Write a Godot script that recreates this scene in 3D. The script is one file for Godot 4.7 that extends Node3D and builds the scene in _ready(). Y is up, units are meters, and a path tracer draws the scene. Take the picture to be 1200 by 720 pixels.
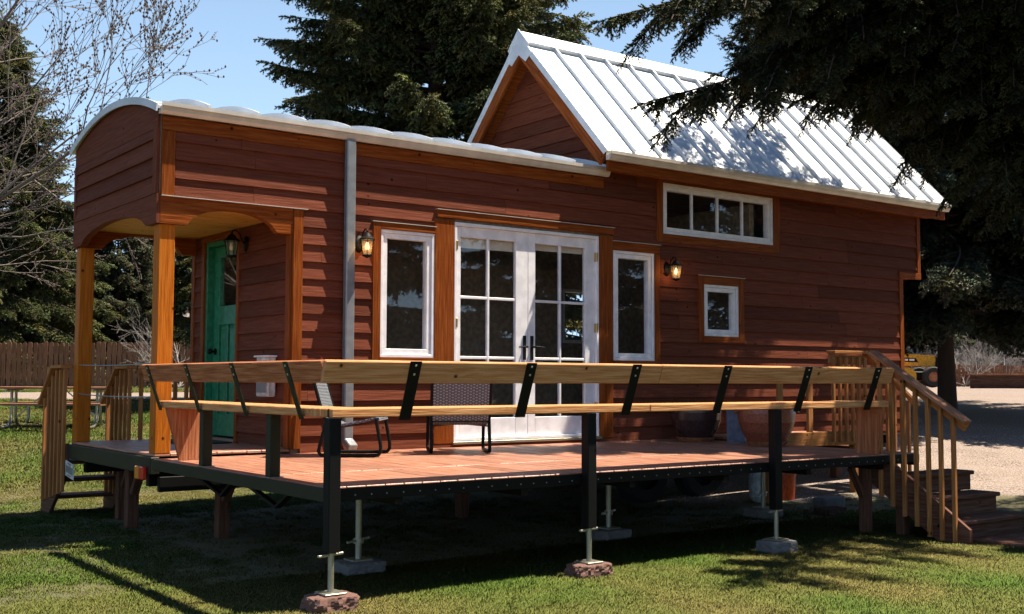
extends Node3D

var rng := RandomNumberGenerator.new()
var ORG := Vector3.ZERO          # the base of the thing being built; shapes are written in place and moved to it
var M := {}
var taken := {}
const CAM := Vector3(-3.46, 1.45, 9.8)
const FWD := Vector3(0.5966, 0, -0.8025)
const RGT := Vector3(0.8025, 0, 0.5966)

# ---------------------------------------------------------------- mesh helpers
func begin() -> SurfaceTool:
	var s := SurfaceTool.new()
	s.begin(Mesh.PRIMITIVE_TRIANGLES)
	return s

func vtx(s: SurfaceTool, p: Vector3, n: Vector3, uv: Vector2, c: Color) -> void:
	s.set_normal(n); s.set_uv(uv); s.set_color(c); s.add_vertex(p - ORG)

func tri(s: SurfaceTool, a: Vector3, b: Vector3, c: Vector3, n: Vector3, ua: Vector2, ub: Vector2, uc: Vector2, col := Color.WHITE) -> void:
	if (b - a).cross(c - a).dot(n) > 0.0:
		vtx(s, a, n, ua, col); vtx(s, c, n, uc, col); vtx(s, b, n, ub, col)
	else:
		vtx(s, a, n, ua, col); vtx(s, b, n, ub, col); vtx(s, c, n, uc, col)

func quad(s: SurfaceTool, a: Vector3, b: Vector3, c: Vector3, d: Vector3, n: Vector3, ua: Vector2, ub: Vector2, uc: Vector2, ud: Vector2, col := Color.WHITE) -> void:
	tri(s, a, b, c, n, ua, ub, uc, col)
	tri(s, a, c, d, n, ua, uc, ud, col)

# three vertices with normals of their own, wound to face the first normal
func tri3(s: SurfaceTool, a: Array, b: Array, c: Array, col := Color.WHITE) -> void:
	if (b[0] - a[0]).cross(c[0] - a[0]).dot(a[1] + b[1] + c[1]) > 0.0:
		vtx(s, a[0], a[1], a[2], col); vtx(s, c[0], c[1], c[2], col); vtx(s, b[0], b[1], b[2], col)
	else:
		vtx(s, a[0], a[1], a[2], col); vtx(s, b[0], b[1], b[2], col); vtx(s, c[0], c[1], c[2], col)

# a box with chamfered edges; u runs along its longest side, v across, in metres
func box(s: SurfaceTool, xf: Transform3D, size: Vector3, bev := 0.0, col := Color.WHITE) -> void:
	var h := size * 0.5
	var la := 0
	if size.y > size.x and size.y >= size.z: la = 1
	elif size.z > size.x and size.z > size.y: la = 2
	var off := Vector2(rng.randf() * 4.0, rng.randf() * 4.0)
	var b: float = min(bev, min(h.x, min(h.y, h.z)) * 0.45)
	for ax in 3:
		var u := (ax + 1) % 3
		var v := (ax + 2) % 3
		for sg in [-1.0, 1.0]:
			var n := Vector3.ZERO; n[ax] = sg
			var q: Array[Vector3] = []
			var w: Array[Vector2] = []
			for k in [[-1.0, -1.0], [1.0, -1.0], [1.0, 1.0], [-1.0, 1.0]]:
				var p := Vector3.ZERO
				p[ax] = sg * h[ax]; p[u] = k[0] * (h[u] - b); p[v] = k[1] * (h[v] - b)
				q.append(p); w.append(buv(p, la, ax, off))
			var nn := (xf.basis * n).normalized()
			quad(s, xf * q[0], xf * q[1], xf * q[2], xf * q[3], nn, w[0], w[1], w[2], w[3], col)
	if b <= 0.0: return
	for ax in 3:                       # the twelve edges
		var u := (ax + 1) % 3
		var v := (ax + 2) % 3
		for su in [-1.0, 1.0]:
			for sv in [-1.0, 1.0]:
				var q: Array[Vector3] = []
				for k in [[-1.0, 0], [1.0, 0], [1.0, 1], [-1.0, 1]]:
					var p := Vector3.ZERO
					p[ax] = k[0] * (h[ax] - b)
					p[u] = su * (h[u] - (b if k[1] == 1 else 0.0))
					p[v] = sv * (h[v] - (0.0 if k[1] == 1 else b))
					q.append(p)
				var n := Vector3.ZERO; n[u] = su; n[v] = sv
				var nn := (xf.basis * n).normalized()
				quad(s, xf * q[0], xf * q[1], xf * q[2], xf * q[3], nn, buv(q[0], la, u, off), buv(q[1], la, u, off), buv(q[2], la, u, off), buv(q[3], la, u, off), col)
	for sx in [-1.0, 1.0]:
		for sy in [-1.0, 1.0]:
			for sz in [-1.0, 1.0]:
				var a := Vector3(sx * h.x, sy * (h.y - b), sz * (h.z - b))
				var c := Vector3(sx * (h.x - b), sy * h.y, sz * (h.z - b))
				var d := Vector3(sx * (h.x - b), sy * (h.y - b), sz * h.z)
				tri(s, xf * a, xf * c, xf * d, (xf.basis * Vector3(sx, sy, sz)).normalized(), buv(a, la, 0, off), buv(c, la, 0, off), buv(d, la, 0, off), col)

func buv(p: Vector3, la: int, ax: int, off: Vector2) -> Vector2:
	if ax == la:
		return Vector2(p[(la + 1) % 3] * 0.15, p[(la + 2) % 3]) + off
	return Vector2(p[la], p[3 - la - ax]) + off

# box from its two corners
func bb(s: SurfaceTool, a: Vector3, b: Vector3, bev := 0.0, col := Color.WHITE) -> void:
	box(s, Transform3D(Basis(), (a + b) * 0.5), (b - a).abs(), bev, col)

# a bar from a to b; w across, t thick, up gives the thick side
func bar(s: SurfaceTool, a: Vector3, b: Vector3, w: float, t: float, up := Vector3.UP, bev := 0.0, col := Color.WHITE) -> void:
	var z := (b - a).normalized()
	var x := up.cross(z).normalized()
	var y := z.cross(x)
	box(s, Transform3D(Basis(x, y, z), (a + b) * 0.5), Vector3(w, t, a.distance_to(b)), bev, col)

# an outline in the plane of xf's x and y, given depth along its z (centred)
func prism(s: SurfaceTool, poly: PackedVector2Array, xf: Transform3D, depth: float, col := Color.WHITE, swap := false) -> void:
	var idx := Geometry2D.triangulate_polygon(poly)
	var off := Vector2(rng.randf() * 4.0, rng.randf() * 4.0)
	for sg in [-0.5, 0.5]:
		var n: Vector3 = (xf.basis.z * sg).normalized()
		for i in range(0, idx.size(), 3):
			var p: Array[Vector3] = []
			var w: Array[Vector2] = []
			for k in 3:
				var q := poly[idx[i + k]]
				p.append(xf * Vector3(q.x, q.y, sg * depth))
				w.append((Vector2(q.y, q.x) if swap else q) + off)
			tri(s, p[0], p[1], p[2], n, w[0], w[1], w[2], col)
	var cw := Geometry2D.is_polygon_clockwise(poly)
	for i in poly.size():
		var a := poly[i]
		var b := poly[(i + 1) % poly.size()]
		var e := (b - a).normalized()
		var n2 := Vector2(e.y, -e.x) * (-1.0 if cw else 1.0)
		var n := (xf.basis * Vector3(n2.x, n2.y, 0)).normalized()
		var l := a.distance_to(b)
		quad(s, xf * Vector3(a.x, a.y, -depth / 2), xf * Vector3(b.x, b.y, -depth / 2), xf * Vector3(b.x, b.y, depth / 2), xf * Vector3(a.x, a.y, depth / 2), n, off, off + Vector2(l, 0), off + Vector2(l, depth), off + Vector2(0, depth), col)

func tube(s: SurfaceTool, pts: Array, radii: Array, n := 8, col := Color.WHITE, caps := true) -> void:
	var rings: Array = []
	var ref := Vector3.UP
	var run := 0.0
	for i in pts.size():
		var d: Vector3 = (pts[min(i + 1, pts.size() - 1)] - pts[max(i - 1, 0)]).normalized()
		if abs(d.dot(ref)) > 0.95: ref = Vector3.RIGHT if abs(d.x) < 0.9 else Vector3.BACK
		var x := ref.cross(d).normalized()
		var y := d.cross(x)
		ref = y
		if i > 0: run += pts[i].distance_to(pts[i - 1])
		var r: float = radii[min(i, radii.size() - 1)]
		var ring: Array = []
		for k in n:
			var a := TAU * k / n
			ring.append([pts[i] + (x * cos(a) + y * sin(a)) * r, x * cos(a) + y * sin(a), Vector2(run, a * r)])
		rings.append(ring)
	for i in rings.size() - 1:
		for k in n:
			var a: Array = rings[i][k]
			var b: Array = rings[i][(k + 1) % n]
			var c: Array = rings[i + 1][(k + 1) % n]
			var d: Array = rings[i + 1][k]
			tri3(s, a, b, c, col); tri3(s, a, c, d, col)
	if caps:
		for e in [0, rings.size() - 1]:
			var nn: Vector3 = (pts[0] - pts[1]).normalized() if e == 0 else (pts[-1] - pts[-2]).normalized()
			for k in n:
				tri(s, pts[e], rings[e][k][0], rings[e][(k + 1) % n][0], nn, Vector2.ZERO, Vector2(0.1, 0), Vector2(0, 0.1), col)

# profile of (radius, height) turned about the y axis of xf
func lathe(s: SurfaceTool, prof: Array, xf: Transform3D, n := 24, col := Color.WHITE) -> void:
	for i in prof.size() - 1:
		var a: Vector2 = prof[i]
		var b: Vector2 = prof[i + 1]
		var e := (b - a).normalized()
		var nr := Vector2(e.y, -e.x)
		for k in n:
			var t0 := TAU * k / n
			var t1 := TAU * (k + 1) / n
			var p := [Vector3(a.x * cos(t0), a.y, a.x * sin(t0)), Vector3(a.x * cos(t1), a.y, a.x * sin(t1)), Vector3(b.x * cos(t1), b.y, b.x * sin(t1)), Vector3(b.x * cos(t0), b.y, b.x * sin(t0))]
			var n0 := (xf.basis * Vector3(nr.x * cos(t0), nr.y, nr.x * sin(t0))).normalized()
			var n1 := (xf.basis * Vector3(nr.x * cos(t1), nr.y, nr.x * sin(t1))).normalized()
			var u0 := Vector2(t0 * 0.3, a.y); var u1 := Vector2(t1 * 0.3, a.y); var u2 := Vector2(t1 * 0.3, b.y); var u3 := Vector2(t0 * 0.3, b.y)
			var A := [xf * p[0], n0, u0]; var B := [xf * p[1], n1, u1]; var C := [xf * p[2], n1, u2]; var D := [xf * p[3], n0, u3]
			if a.x > 1e-5: tri3(s, A, B, C, col)
			if b.x > 1e-5: tri3(s, A, C, D, col)

# ---------------------------------------------------------------- object helpers
func numbered(called: String) -> String:
	if not taken.has(called):
		taken[called] = 0
		return called
	taken[called] += 1
	return "%s_%03d" % [called, taken[called]]

func thing(called: String, at: Vector3, label: String, category: String, group := "") -> Node3D:
	var o := Node3D.new()
	o.name = numbered(called)
	add_child(o)
	o.position = at
	tag(o, label, category, group)
	ORG = at
	return o

func tag(o: Node3D, label: String, category: String, group := "") -> void:
	o.set_meta("label", label); o.set_meta("category", category)
	if group: o.set_meta("group", group)

func part(called: String, s: SurfaceTool, m: Material, parent: Node3D = null) -> MeshInstance3D:
	var o := MeshInstance3D.new()
	if m is StandardMaterial3D and m.normal_enabled: s.generate_tangents()
	o.mesh = s.commit()
	o.mesh.surface_set_material(0, m)
	if parent == null:
		o.name = numbered(called)
		o.position = ORG
		add_child(o)
	else:
		o.name = called
		parent.add_child(o, true)
	return o

func node_part(called: String, parent: Node3D) -> Node3D:
	var o := Node3D.new(); o.name = called; parent.add_child(o, true); return o

func struct(called: String, s: SurfaceTool, m: Material) -> MeshInstance3D:
	ORG = Vector3.ZERO
	var o := part(called, s, m)
	o.set_meta("kind", "structure")
	return o

func tone(a := 0.85, b := 1.12) -> Color:
	var v := rng.randf_range(a, b)
	return Color(v * rng.randf_range(0.97, 1.03), v, v * rng.randf_range(0.96, 1.04))

func at_view(px: float, py: float, d: float) -> Vector3:      # only used to turn measurements of the site into places
	var bas := Basis.from_euler(Vector3(0.063046, -0.63933, 0.0031153))
	return CAM + bas * Vector3((px - 600.0) / 1346.98, -(py - 360.0) / 1346.98, -1.0) * d

# ---------------------------------------------------------------- materials
func srgb(r: float, g: float, b: float) -> Color:
	return Color(r, g, b).linear_to_srgb()

func mat(c: Color, rough: float, metal := 0.0, tex: Texture2D = null, nrm: Texture2D = null, scale := Vector3.ONE, nscale := 0.5) -> StandardMaterial3D:
	var m := StandardMaterial3D.new()
	m.albedo_color = c
	m.roughness = rough
	m.metallic = metal
	m.vertex_color_use_as_albedo = true
	if tex: m.albedo_texture = tex
	if nrm:
		m.normal_enabled = true; m.normal_texture = nrm; m.normal_scale = nscale
	m.uv1_scale = scale
	return m

# wood grain: streaks along u, rings and knots; returns [colour, normal]
func grain(sd: int, dark: Color, light: Color, knots: int, rough_sawn: float) -> Array:
	var w := 1024
	var h := 256
	var n1 := FastNoiseLite.new(); n1.seed = sd; n1.frequency = 0.01; n1.fractal_octaves = 4
	var n2 := FastNoiseLite.new(); n2.seed = sd + 7; n2.frequency = 0.05; n2.fractal_octaves = 3
	var r := RandomNumberGenerator.new(); r.seed = sd
	var ks: Array[Vector3] = []
	for i in knots: ks.append(Vector3(r.randf() * w, r.randf() * h, r.randf_range(5.0, 11.0)))
	var im := Image.create(w, h, true, Image.FORMAT_RGB8)
	var hm := Image.create(w, h, false, Image.FORMAT_RGB8)
	for y in h:
		for x in w:
			var yy := float(y)
			var kn := 0.0
			for k in ks:
				var dx := (x - k.x) * 0.35
				var dy := yy - k.y
				var d2 := dx * dx + dy * dy
				if d2 < k.z * k.z * 16.0:
					var q := exp(-d2 / (k.z * k.z * 2.0))
					yy += signf(dy) * q * k.z * 0.9
					kn = max(kn, exp(-((x - k.x) * (x - k.x) + dy * dy) / (k.z * k.z * 0.35)))
			var bl: float = clamp(min(x, w - 1 - x) / 40.0, 0.0, 1.0)
			var a := n1.get_noise_2d(x * 0.35, yy * 6.0) * 0.55 + n2.get_noise_2d(x * 0.12, yy * 4.0) * 0.35
			var a2 := n1.get_noise_2d((x + w if x < w / 2 else x - w) * 0.35, yy * 6.0) * 0.55
			a = lerp(a2 * 0.5 + a * 0.5, a, bl)
			var fine := n2.get_noise_2d(x * 0.8, yy * 19.0) * rough_sawn
			var v: float = clamp(0.55 + a * 0.9 + fine, 0.0, 1.0)
			var c := dark.lerp(light, v)
			if kn > 0.02: c = c.lerp(dark * 0.32, clamp(kn * 1.2, 0.0, 0.9))
			im.set_pixel(x, y, Color(c.r, c.g, c.b))
			hm.set_pixel(x, y, Color(v, v, v))
	im.generate_mipmaps()
	hm.bump_map_to_normal_map(3.0)
	hm.generate_mipmaps()
	return [ImageTexture.create_from_image(im), ImageTexture.create_from_image(hm)]

func noise_tex(sd: int, freq: float, cols: Array, offs: Array, normal := false, size := 512, strength := 4.0) -> NoiseTexture2D:
	var n := FastNoiseLite.new(); n.seed = sd; n.frequency = freq; n.fractal_octaves = 5
	var t := NoiseTexture2D.new()
	t.width = size; t.height = size; t.seamless = true; t.noise = n
	t.generate_mipmaps = true
	if normal:
		t.as_normal_map = true; t.bump_strength = strength
	else:
		var g := Gradient.new()
		g.colors = PackedColorArray(cols); g.offsets = PackedFloat32Array(offs)
		t.color_ramp = g
	return t

func make_materials() -> void:
	var cedar := grain(11, Color(0.74, 0.69, 0.66), Color(1, 1, 1), 3, 0.14)
	var pine := grain(23, Color(0.74, 0.62, 0.50), Color(1, 0.99, 0.97), 5, 0.05)
	var fir := grain(37, Color(0.66, 0.50, 0.40), Color(1, 0.98, 0.95), 4, 0.05)
	var lum := noise_tex(5, 0.02, [Color(0.78, 0.78, 0.78), Color(1, 1, 1)], [0.2, 0.8])
	var faint := noise_tex(51, 0.015, [Color(0.93, 0.93, 0.93), Color(1, 1, 1)], [0.25, 0.75])
	var spk := noise_tex(6, 0.25, [Color(0.55, 0.55, 0.55), Color(1, 1, 1)], [0.25, 0.75])
	var bump := noise_tex(8, 0.12, [], [], true, 512, 6.0)
	var soft := noise_tex(9, 0.008, [], [], true, 512, 3.0)
	M.siding = mat(srgb(0.185, 0.057, 0.032), 0.6, 0.0, cedar[0], cedar[1], Vector3(0.5, 2.0, 1), 0.4)
	M.gable_siding = M.siding
	M.trim = mat(srgb(0.275, 0.088, 0.021), 0.5, 0.0, fir[0], fir[1], Vector3(0.5, 2.0, 1), 0.4)
	M.post = mat(srgb(0.52, 0.18, 0.024), 0.45, 0.0, pine[0], pine[1], Vector3(0.5, 2.0, 1), 0.4)
	M.lumber = mat(srgb(0.64, 0.36, 0.185), 0.65, 0.0, pine[0], pine[1], Vector3(0.5, 2.0, 1), 0.4)
	M.lumber_red = mat(srgb(0.47, 0.225, 0.125), 0.65, 0.0, fir[0], fir[1], Vector3(0.5, 2.0, 1), 0.4)
	M.rail = mat(srgb(0.45, 0.22, 0.09), 0.6, 0.0, pine[0], pine[1], Vector3(0.5, 2.0, 1), 0.4)
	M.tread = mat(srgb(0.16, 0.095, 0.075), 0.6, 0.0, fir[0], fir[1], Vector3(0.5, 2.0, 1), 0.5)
	M.deck = mat(srgb(0.50, 0.28, 0.205), 0.42, 0.0, fir[0], fir[1], Vector3(0.5, 2.0, 1), 0.6)
	M.ceiling = mat(srgb(0.72, 0.47, 0.16), 0.45, 0.0, pine[0], pine[1], Vector3(0.5, 2.0, 1), 0.3)
	M.fence = mat(srgb(0.36, 0.22, 0.155), 0.8, 0.0, fir[0], fir[1], Vector3(0.5, 2.0, 1), 0.6)
	M.old = mat(srgb(0.11, 0.08, 0.07), 0.85, 0.0, fir[0], fir[1], Vector3(0.5, 2.0, 1), 0.6)
	M.white = mat(srgb(0.80, 0.79, 0.81), 0.4, 0.0, faint, null, Vector3(0.7, 0.7, 0.7))
	M.green = mat(srgb(0.018, 0.23, 0.115), 0.35, 0.0, lum)
	M.roof = mat(srgb(0.68, 0.71, 0.75), 0.42, 0.4, faint, soft, Vector3(0.5, 0.5, 0.5), 0.18)
	M.gutter = mat(srgb(0.60, 0.56, 0.50), 0.35, 0.2, faint, null, Vector3(0.6, 0.6, 0.6))
	M.spout = mat(srgb(0.25, 0.265, 0.28), 0.35, 0.35, faint)
	M.black = mat(srgb(0.010, 0.010, 0.010), 0.55, 0.0, spk, bump, Vector3(3, 3, 3), 0.15)
	M.green_steel = mat(srgb(0.026, 0.033, 0.018), 0.5, 0.0, spk, bump, Vector3(3, 3, 3), 0.15)
	for k in ["siding", "trim", "post", "lumber", "lumber_red", "rail", "tread", "ceiling", "fence", "old"]: M[k].metallic_specular = 0.15
	M.black.metallic_specular = 0.25
	M.green_steel.metallic_specular = 0.3
	M.soil = mat(srgb(0.10, 0.07, 0.05), 0.95, 0.0, spk)
	# bare plywood: wall sheathing, floor and partitions inside the house
	M.plywood = mat(srgb(0.30, 0.21, 0.14), 0.8, 0.0, lum)
	M.zinc = mat(srgb(0.55, 0.53, 0.42), 0.35, 0.7, spk, bump, Vector3(4, 4, 4), 0.2)
	M.bolt = mat(srgb(0.65, 0.65, 0.62), 0.3, 0.9)
	M.red_stone = mat(srgb(0.26, 0.13, 0.10), 0.9, 0.0, spk, bump, Vector3(5, 5, 5), 1.0)
	M.grey_stone = mat(srgb(0.27, 0.25, 0.24), 0.9, 0.0, spk, bump, Vector3(5, 5, 5), 1.0)
	M.red_lens = mat(srgb(0.5, 0.015, 0.012), 0.2)
	M.amber = mat(srgb(0.55, 0.18, 0.02), 0.25)
	M.terracotta = mat(srgb(0.30, 0.085, 0.045), 0.3, 0.0, lum, bump, Vector3(3, 3, 3), 0.15)
	M.glaze = mat(srgb(0.055, 0.028, 0.026), 0.16, 0.0, lum, bump, Vector3(3, 3, 3), 0.1)
	M.saucer = mat(srgb(0.42, 0.16, 0.07), 0.7, 0.0, lum)
	M.slate = mat(srgb(0.10, 0.13, 0.20), 0.5, 0.0, lum)
	M.orange = mat(srgb(0.72, 0.10, 0.012), 0.4, 0.0, lum)
	M.plastic = mat(srgb(0.62, 0.63, 0.62), 0.45, 0.0, lum)
	M.yellow = mat(srgb(0.68, 0.36, 0.02), 0.35, 0.0, lum)
	M.rubber = mat(srgb(0.02, 0.02, 0.02), 0.8, 0.0, spk)
	M.mesh_grey = mat(srgb(0.35, 0.36, 0.38), 0.5, 0.3, spk)
	M.shingle = mat(srgb(0.32, 0.29, 0.27), 0.9, 0.0, spk, bump, Vector3(2, 2, 2), 0.5)
	M.stucco = mat(srgb(0.50, 0.45, 0.38), 0.9, 0.0, lum)
	M.blind = mat(srgb(0.55, 0.50, 0.40), 0.9)
	M.brass = mat(srgb(0.6, 0.4, 0.15), 0.3, 0.9)
	M.bark = mat(srgb(0.13, 0.085, 0.065), 0.95, 0.0, spk, bump, Vector3(2.0, 2.0, 2.0), 1.5)
	M.twig = mat(srgb(0.13, 0.105, 0.09), 0.85)
	M.twig_pale = mat(srgb(0.27, 0.245, 0.225), 0.85)
	M.bud = mat(srgb(0.035, 0.02, 0.016), 0.8)
	M.needle = mat(Color.WHITE, 0.55)
	M.needle.backlight_enabled = true
	M.needle.backlight = Color(0.12, 0.14, 0.06)
	M.needle.metallic_specular = 0.2
	M.blade = mat(Color.WHITE, 0.7)
	M.blade.metallic_specular = 0.2
	M.blade.backlight_enabled = true
	M.blade.backlight = Color(0.10, 0.12, 0.04)
	M.pebble = mat(Color.WHITE, 0.9)
	# ground: colour per vertex, grain from the texture
	M.ground = mat(Color.WHITE, 0.95, 0.0, noise_tex(41, 0.06, [Color(0.55, 0.52, 0.48), Color(0.9, 0.9, 0.9), Color(1, 1, 1)], [0.2, 0.55, 0.8], false, 1024), noise_tex(42, 0.1, [], [], true, 1024, 8.0), Vector3(0.5, 0.5, 0.5), 0.8)
	# wicker: an over-and-under weave
	var wi := Image.create(64, 64, true, Image.FORMAT_RGB8)
	var wh := Image.create(64, 64, false, Image.FORMAT_RGB8)
	for y in 64:
		for x in 64:
			var cx := int(x / 16.0)
			var cy := int(y / 8.0)
			var fx := absf(fmod(x, 16.0) / 16.0 - 0.5) * 2.0
			var fy := absf(fmod(y, 8.0) / 8.0 - 0.5) * 2.0
			var over := (cx + cy) % 2 == 0
			var v := (1.0 - fy * fy * 0.75) * (1.0 - (0.25 if over else 0.75) * fx)
			if not over: v *= 0.75
			wi.set_pixel(x, y, Color(v, v, v).lerp(Color(0.5, 0.5, 0.5), 0.2))
			wh.set_pixel(x, y, Color(v, v, v))
	wi.generate_mipmaps(); wh.bump_map_to_normal_map(4.0); wh.generate_mipmaps()
	M.wicker = mat(srgb(0.50, 0.55, 0.62), 0.45, 0.0, ImageTexture.create_from_image(wi), ImageTexture.create_from_image(wh), Vector3(9, 9, 1), 1.0)
	var gl := StandardMaterial3D.new()
	gl.albedo_color = Color(0.8, 0.85, 0.82, 0.004)
	gl.transparency = BaseMaterial3D.TRANSPARENCY_ALPHA
	gl.roughness = 0.0; gl.metallic_specular = 0.5
	M.glass = gl      # clear panes: what shows behind them is the room
	var lg := gl.duplicate()
	lg.albedo_color = Color(0.9, 0.85, 0.75, 0.08)
	M.lamp_glass = lg
	var bulb := StandardMaterial3D.new()
	bulb.albedo_color = Color(1, 0.9, 0.7)
	bulb.emission_enabled = true; bulb.emission = Color(1.0, 0.87, 0.66); bulb.emission_energy_multiplier = 0.8
	M.bulb = bulb
	var ob := StandardMaterial3D.new()
	ob.albedo_color = Color(0.85, 0.8, 0.7); ob.roughness = 0.3
	M.bulb_off = ob

# ---------------------------------------------------------------- the site
func ground_y(x: float, z: float) -> float:
	var d := (x - CAM.x) * FWD.x + (z - CAM.z) * FWD.z
	var tb := [[13.0, 0.0], [16.0, 0.12], [21.0, 0.53], [24.0, 0.80], [30.0, 1.02], [36.0, 1.15], [46.0, 1.2], [70.0, 1.3], [500.0, 2.0]]
	if d <= 13.0: return 0.0
	for i in tb.size() - 1:
		if d < tb[i + 1][0]:
			var t: float = (d - tb[i][0]) / (tb[i + 1][0] - tb[i][0])
			return lerp(float(tb[i][1]), float(tb[i + 1][1]), t)
	return 2.0

var zn := FastNoiseLite.new()
func gravel_at(x: float, z: float) -> float:
	var d := (x - CAM.x) * FWD.x + (z - CAM.z) * FWD.z
	var n := zn.get_noise_2d(x * 9.0, z * 9.0) * 0.9
	var r: float = min((0.35 + (x - 7.0) * 0.62) - z + n, x - 6.4 + n)
	if x < 14.0: r = min(r, z + 5.0 + n)
	var l: float = min(d - 27.5, 32.0 - d) + n * 0.7
	if x > 16.0: l = -1.0
	return clamp(max(r, l) * 1.6 + 0.5, 0.0, 1.0)

func _ready() -> void:
	rng.seed = 20240
	zn.seed = 3; zn.frequency = 0.05; zn.fractal_octaves = 3
	# ---- camera, sky, sun
	var cam := Camera3D.new()
	cam.name = "camera"
	cam.position = CAM
	cam.rotation = Vector3(0.063046, -0.63933, 0.0031153)
	cam.fov = 29.93
	cam.near = 0.05
	cam.far = 2000.0
	add_child(cam)
	cam.current = true
	var sky_m := ProceduralSkyMaterial.new()
	sky_m.sky_top_color = Color(0.245, 0.35, 0.51)
	sky_m.sky_horizon_color = Color(0.68, 0.80, 0.90)
	sky_m.sky_curve = 0.25
	sky_m.ground_horizon_color = Color(0.45, 0.42, 0.36)
	sky_m.ground_bottom_color = Color(0.25, 0.22, 0.18)
	sky_m.sun_angle_max = 0.0
	var sky := Sky.new(); sky.sky_material = sky_m
	var env := Environment.new()
	env.background_mode = Environment.BG_SKY
	env.sky = sky
	env.background_energy_multiplier = 0.8
	env.tonemap_mode = Environment.TONE_MAPPER_LINEAR
	env.tonemap_exposure = 2.6
	env.sdfgi_enabled = true; env.ssao_enabled = true; env.ssil_enabled = true
	var we := WorldEnvironment.new(); we.name = "world"; we.environment = env
	add_child(we)
	var sun := DirectionalLight3D.new()
	sun.name = "sun"
	sun.light_color = Color(1.0, 0.95, 0.87)
	sun.light_energy = 1.6
	sun.light_angular_distance = 0.5
	sun.shadow_enabled = true
	add_child(sun)
	sun.look_at_from_position(Vector3(0.43, 1.0, 0.205) * 20.0, Vector3.ZERO)
	make_materials()
	build_ground()
	build_house()
	build_deck()
	build_bench()
	build_stairs()
	build_small_things()
	build_background()
	build_trees()
	build_grass()

func axis(c: float, lo: float, hi: float, st: float, far: float) -> PackedFloat32Array:
	var a := PackedFloat32Array()
	var v := lo
	var g := st
	var neg: Array = []
	while v > -far:
		g *= 1.22; v -= g; neg.push_front(v)
	for k in neg: a.append(k)
	v = lo
	while v < hi:
		a.append(v); v += st
	g = st
	while v < far:
		a.append(v); g *= 1.22; v += g
	return a

func build_ground() -> void:
	var xs := axis(0, -9.0, 22.0, 0.2, 450.0)
	var zs := axis(0, -12.0, 10.0, 0.2, 450.0)
	var s := begin()
	var n1 := FastNoiseLite.new(); n1.seed = 77; n1.frequency = 0.35; n1.fractal_octaves = 4
	for j in zs.size():
		for i in xs.size():
			var x := xs[i]; var z := zs[j]
			var y := ground_y(x, z) + n1.get_noise_2d(x * 2.0, z * 2.0) * 0.012
			var g := gravel_at(x, z)
			var p := n1.get_noise_2d(x, z) * 0.5 + 0.5
			var soil := Color(0.10, 0.105, 0.04).lerp(Color(0.18, 0.155, 0.075), p)
			var stone := Color(0.33, 0.255, 0.21).lerp(Color(0.43, 0.34, 0.29), p)
			var c := soil.lerp(stone, g)
			s.set_uv(Vector2(x, z)); s.set_color(c)
			s.add_vertex(Vector3(x, y, z))
	var w := xs.size()
	for j in zs.size() - 1:
		for i in w - 1:
			var a := j * w + i
			s.add_index(a); s.add_index(a + 1); s.add_index(a + w + 1)
			s.add_index(a); s.add_index(a + w + 1); s.add_index(a + w)
	s.generate_normals()
	s.generate_tangents()
	struct("ground", s, M.ground)

# one lap board: thick at its lower edge; corners in wall coordinates
func lap(s: SurfaceTool, xf: Transform3D, b0: float, b1: float, t0: float, t1: float, y0: float, y1: float, z0: float, z1: float, off: Vector2, col: Color, lip := true) -> void:
	var A := xf * Vector3(b0, y0, z0); var B := xf * Vector3(b1, y0, z0)
	var C := xf * Vector3(t1, y1, z1); var D := xf * Vector3(t0, y1, z1)
	var n := (xf.basis * Vector3(0, z0 - z1, y1 - y0)).normalized()
	quad(s, A, B, C, D, n, Vector2(b0, y0) + off, Vector2(b1, y0) + off, Vector2(t1, y1) + off, Vector2(t0, y1) + off, col)
	var a := xf * Vector3(b0, y0, -0.003); var b := xf * Vector3(b1, y0, -0.003)
	var c := xf * Vector3(t1, y1, -0.003); var d := xf * Vector3(t0, y1, -0.003)
	if lip:
		quad(s, A, B, b, a, -xf.basis.y, Vector2(b0, 0) + off, Vector2(b1, 0) + off, Vector2(b1, 0.02) + off, Vector2(b0, 0.02) + off, col)
	quad(s, A, D, d, a, -xf.basis.x, off, off + Vector2(0.02, 0.1), off + Vector2(0.03, 0.1), off + Vector2(0.03, 0), col)
	quad(s, B, C, c, b, xf.basis.x, off, off + Vector2(0.02, 0.1), off + Vector2(0.03, 0.1), off + Vector2(0.03, 0), col)

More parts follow.
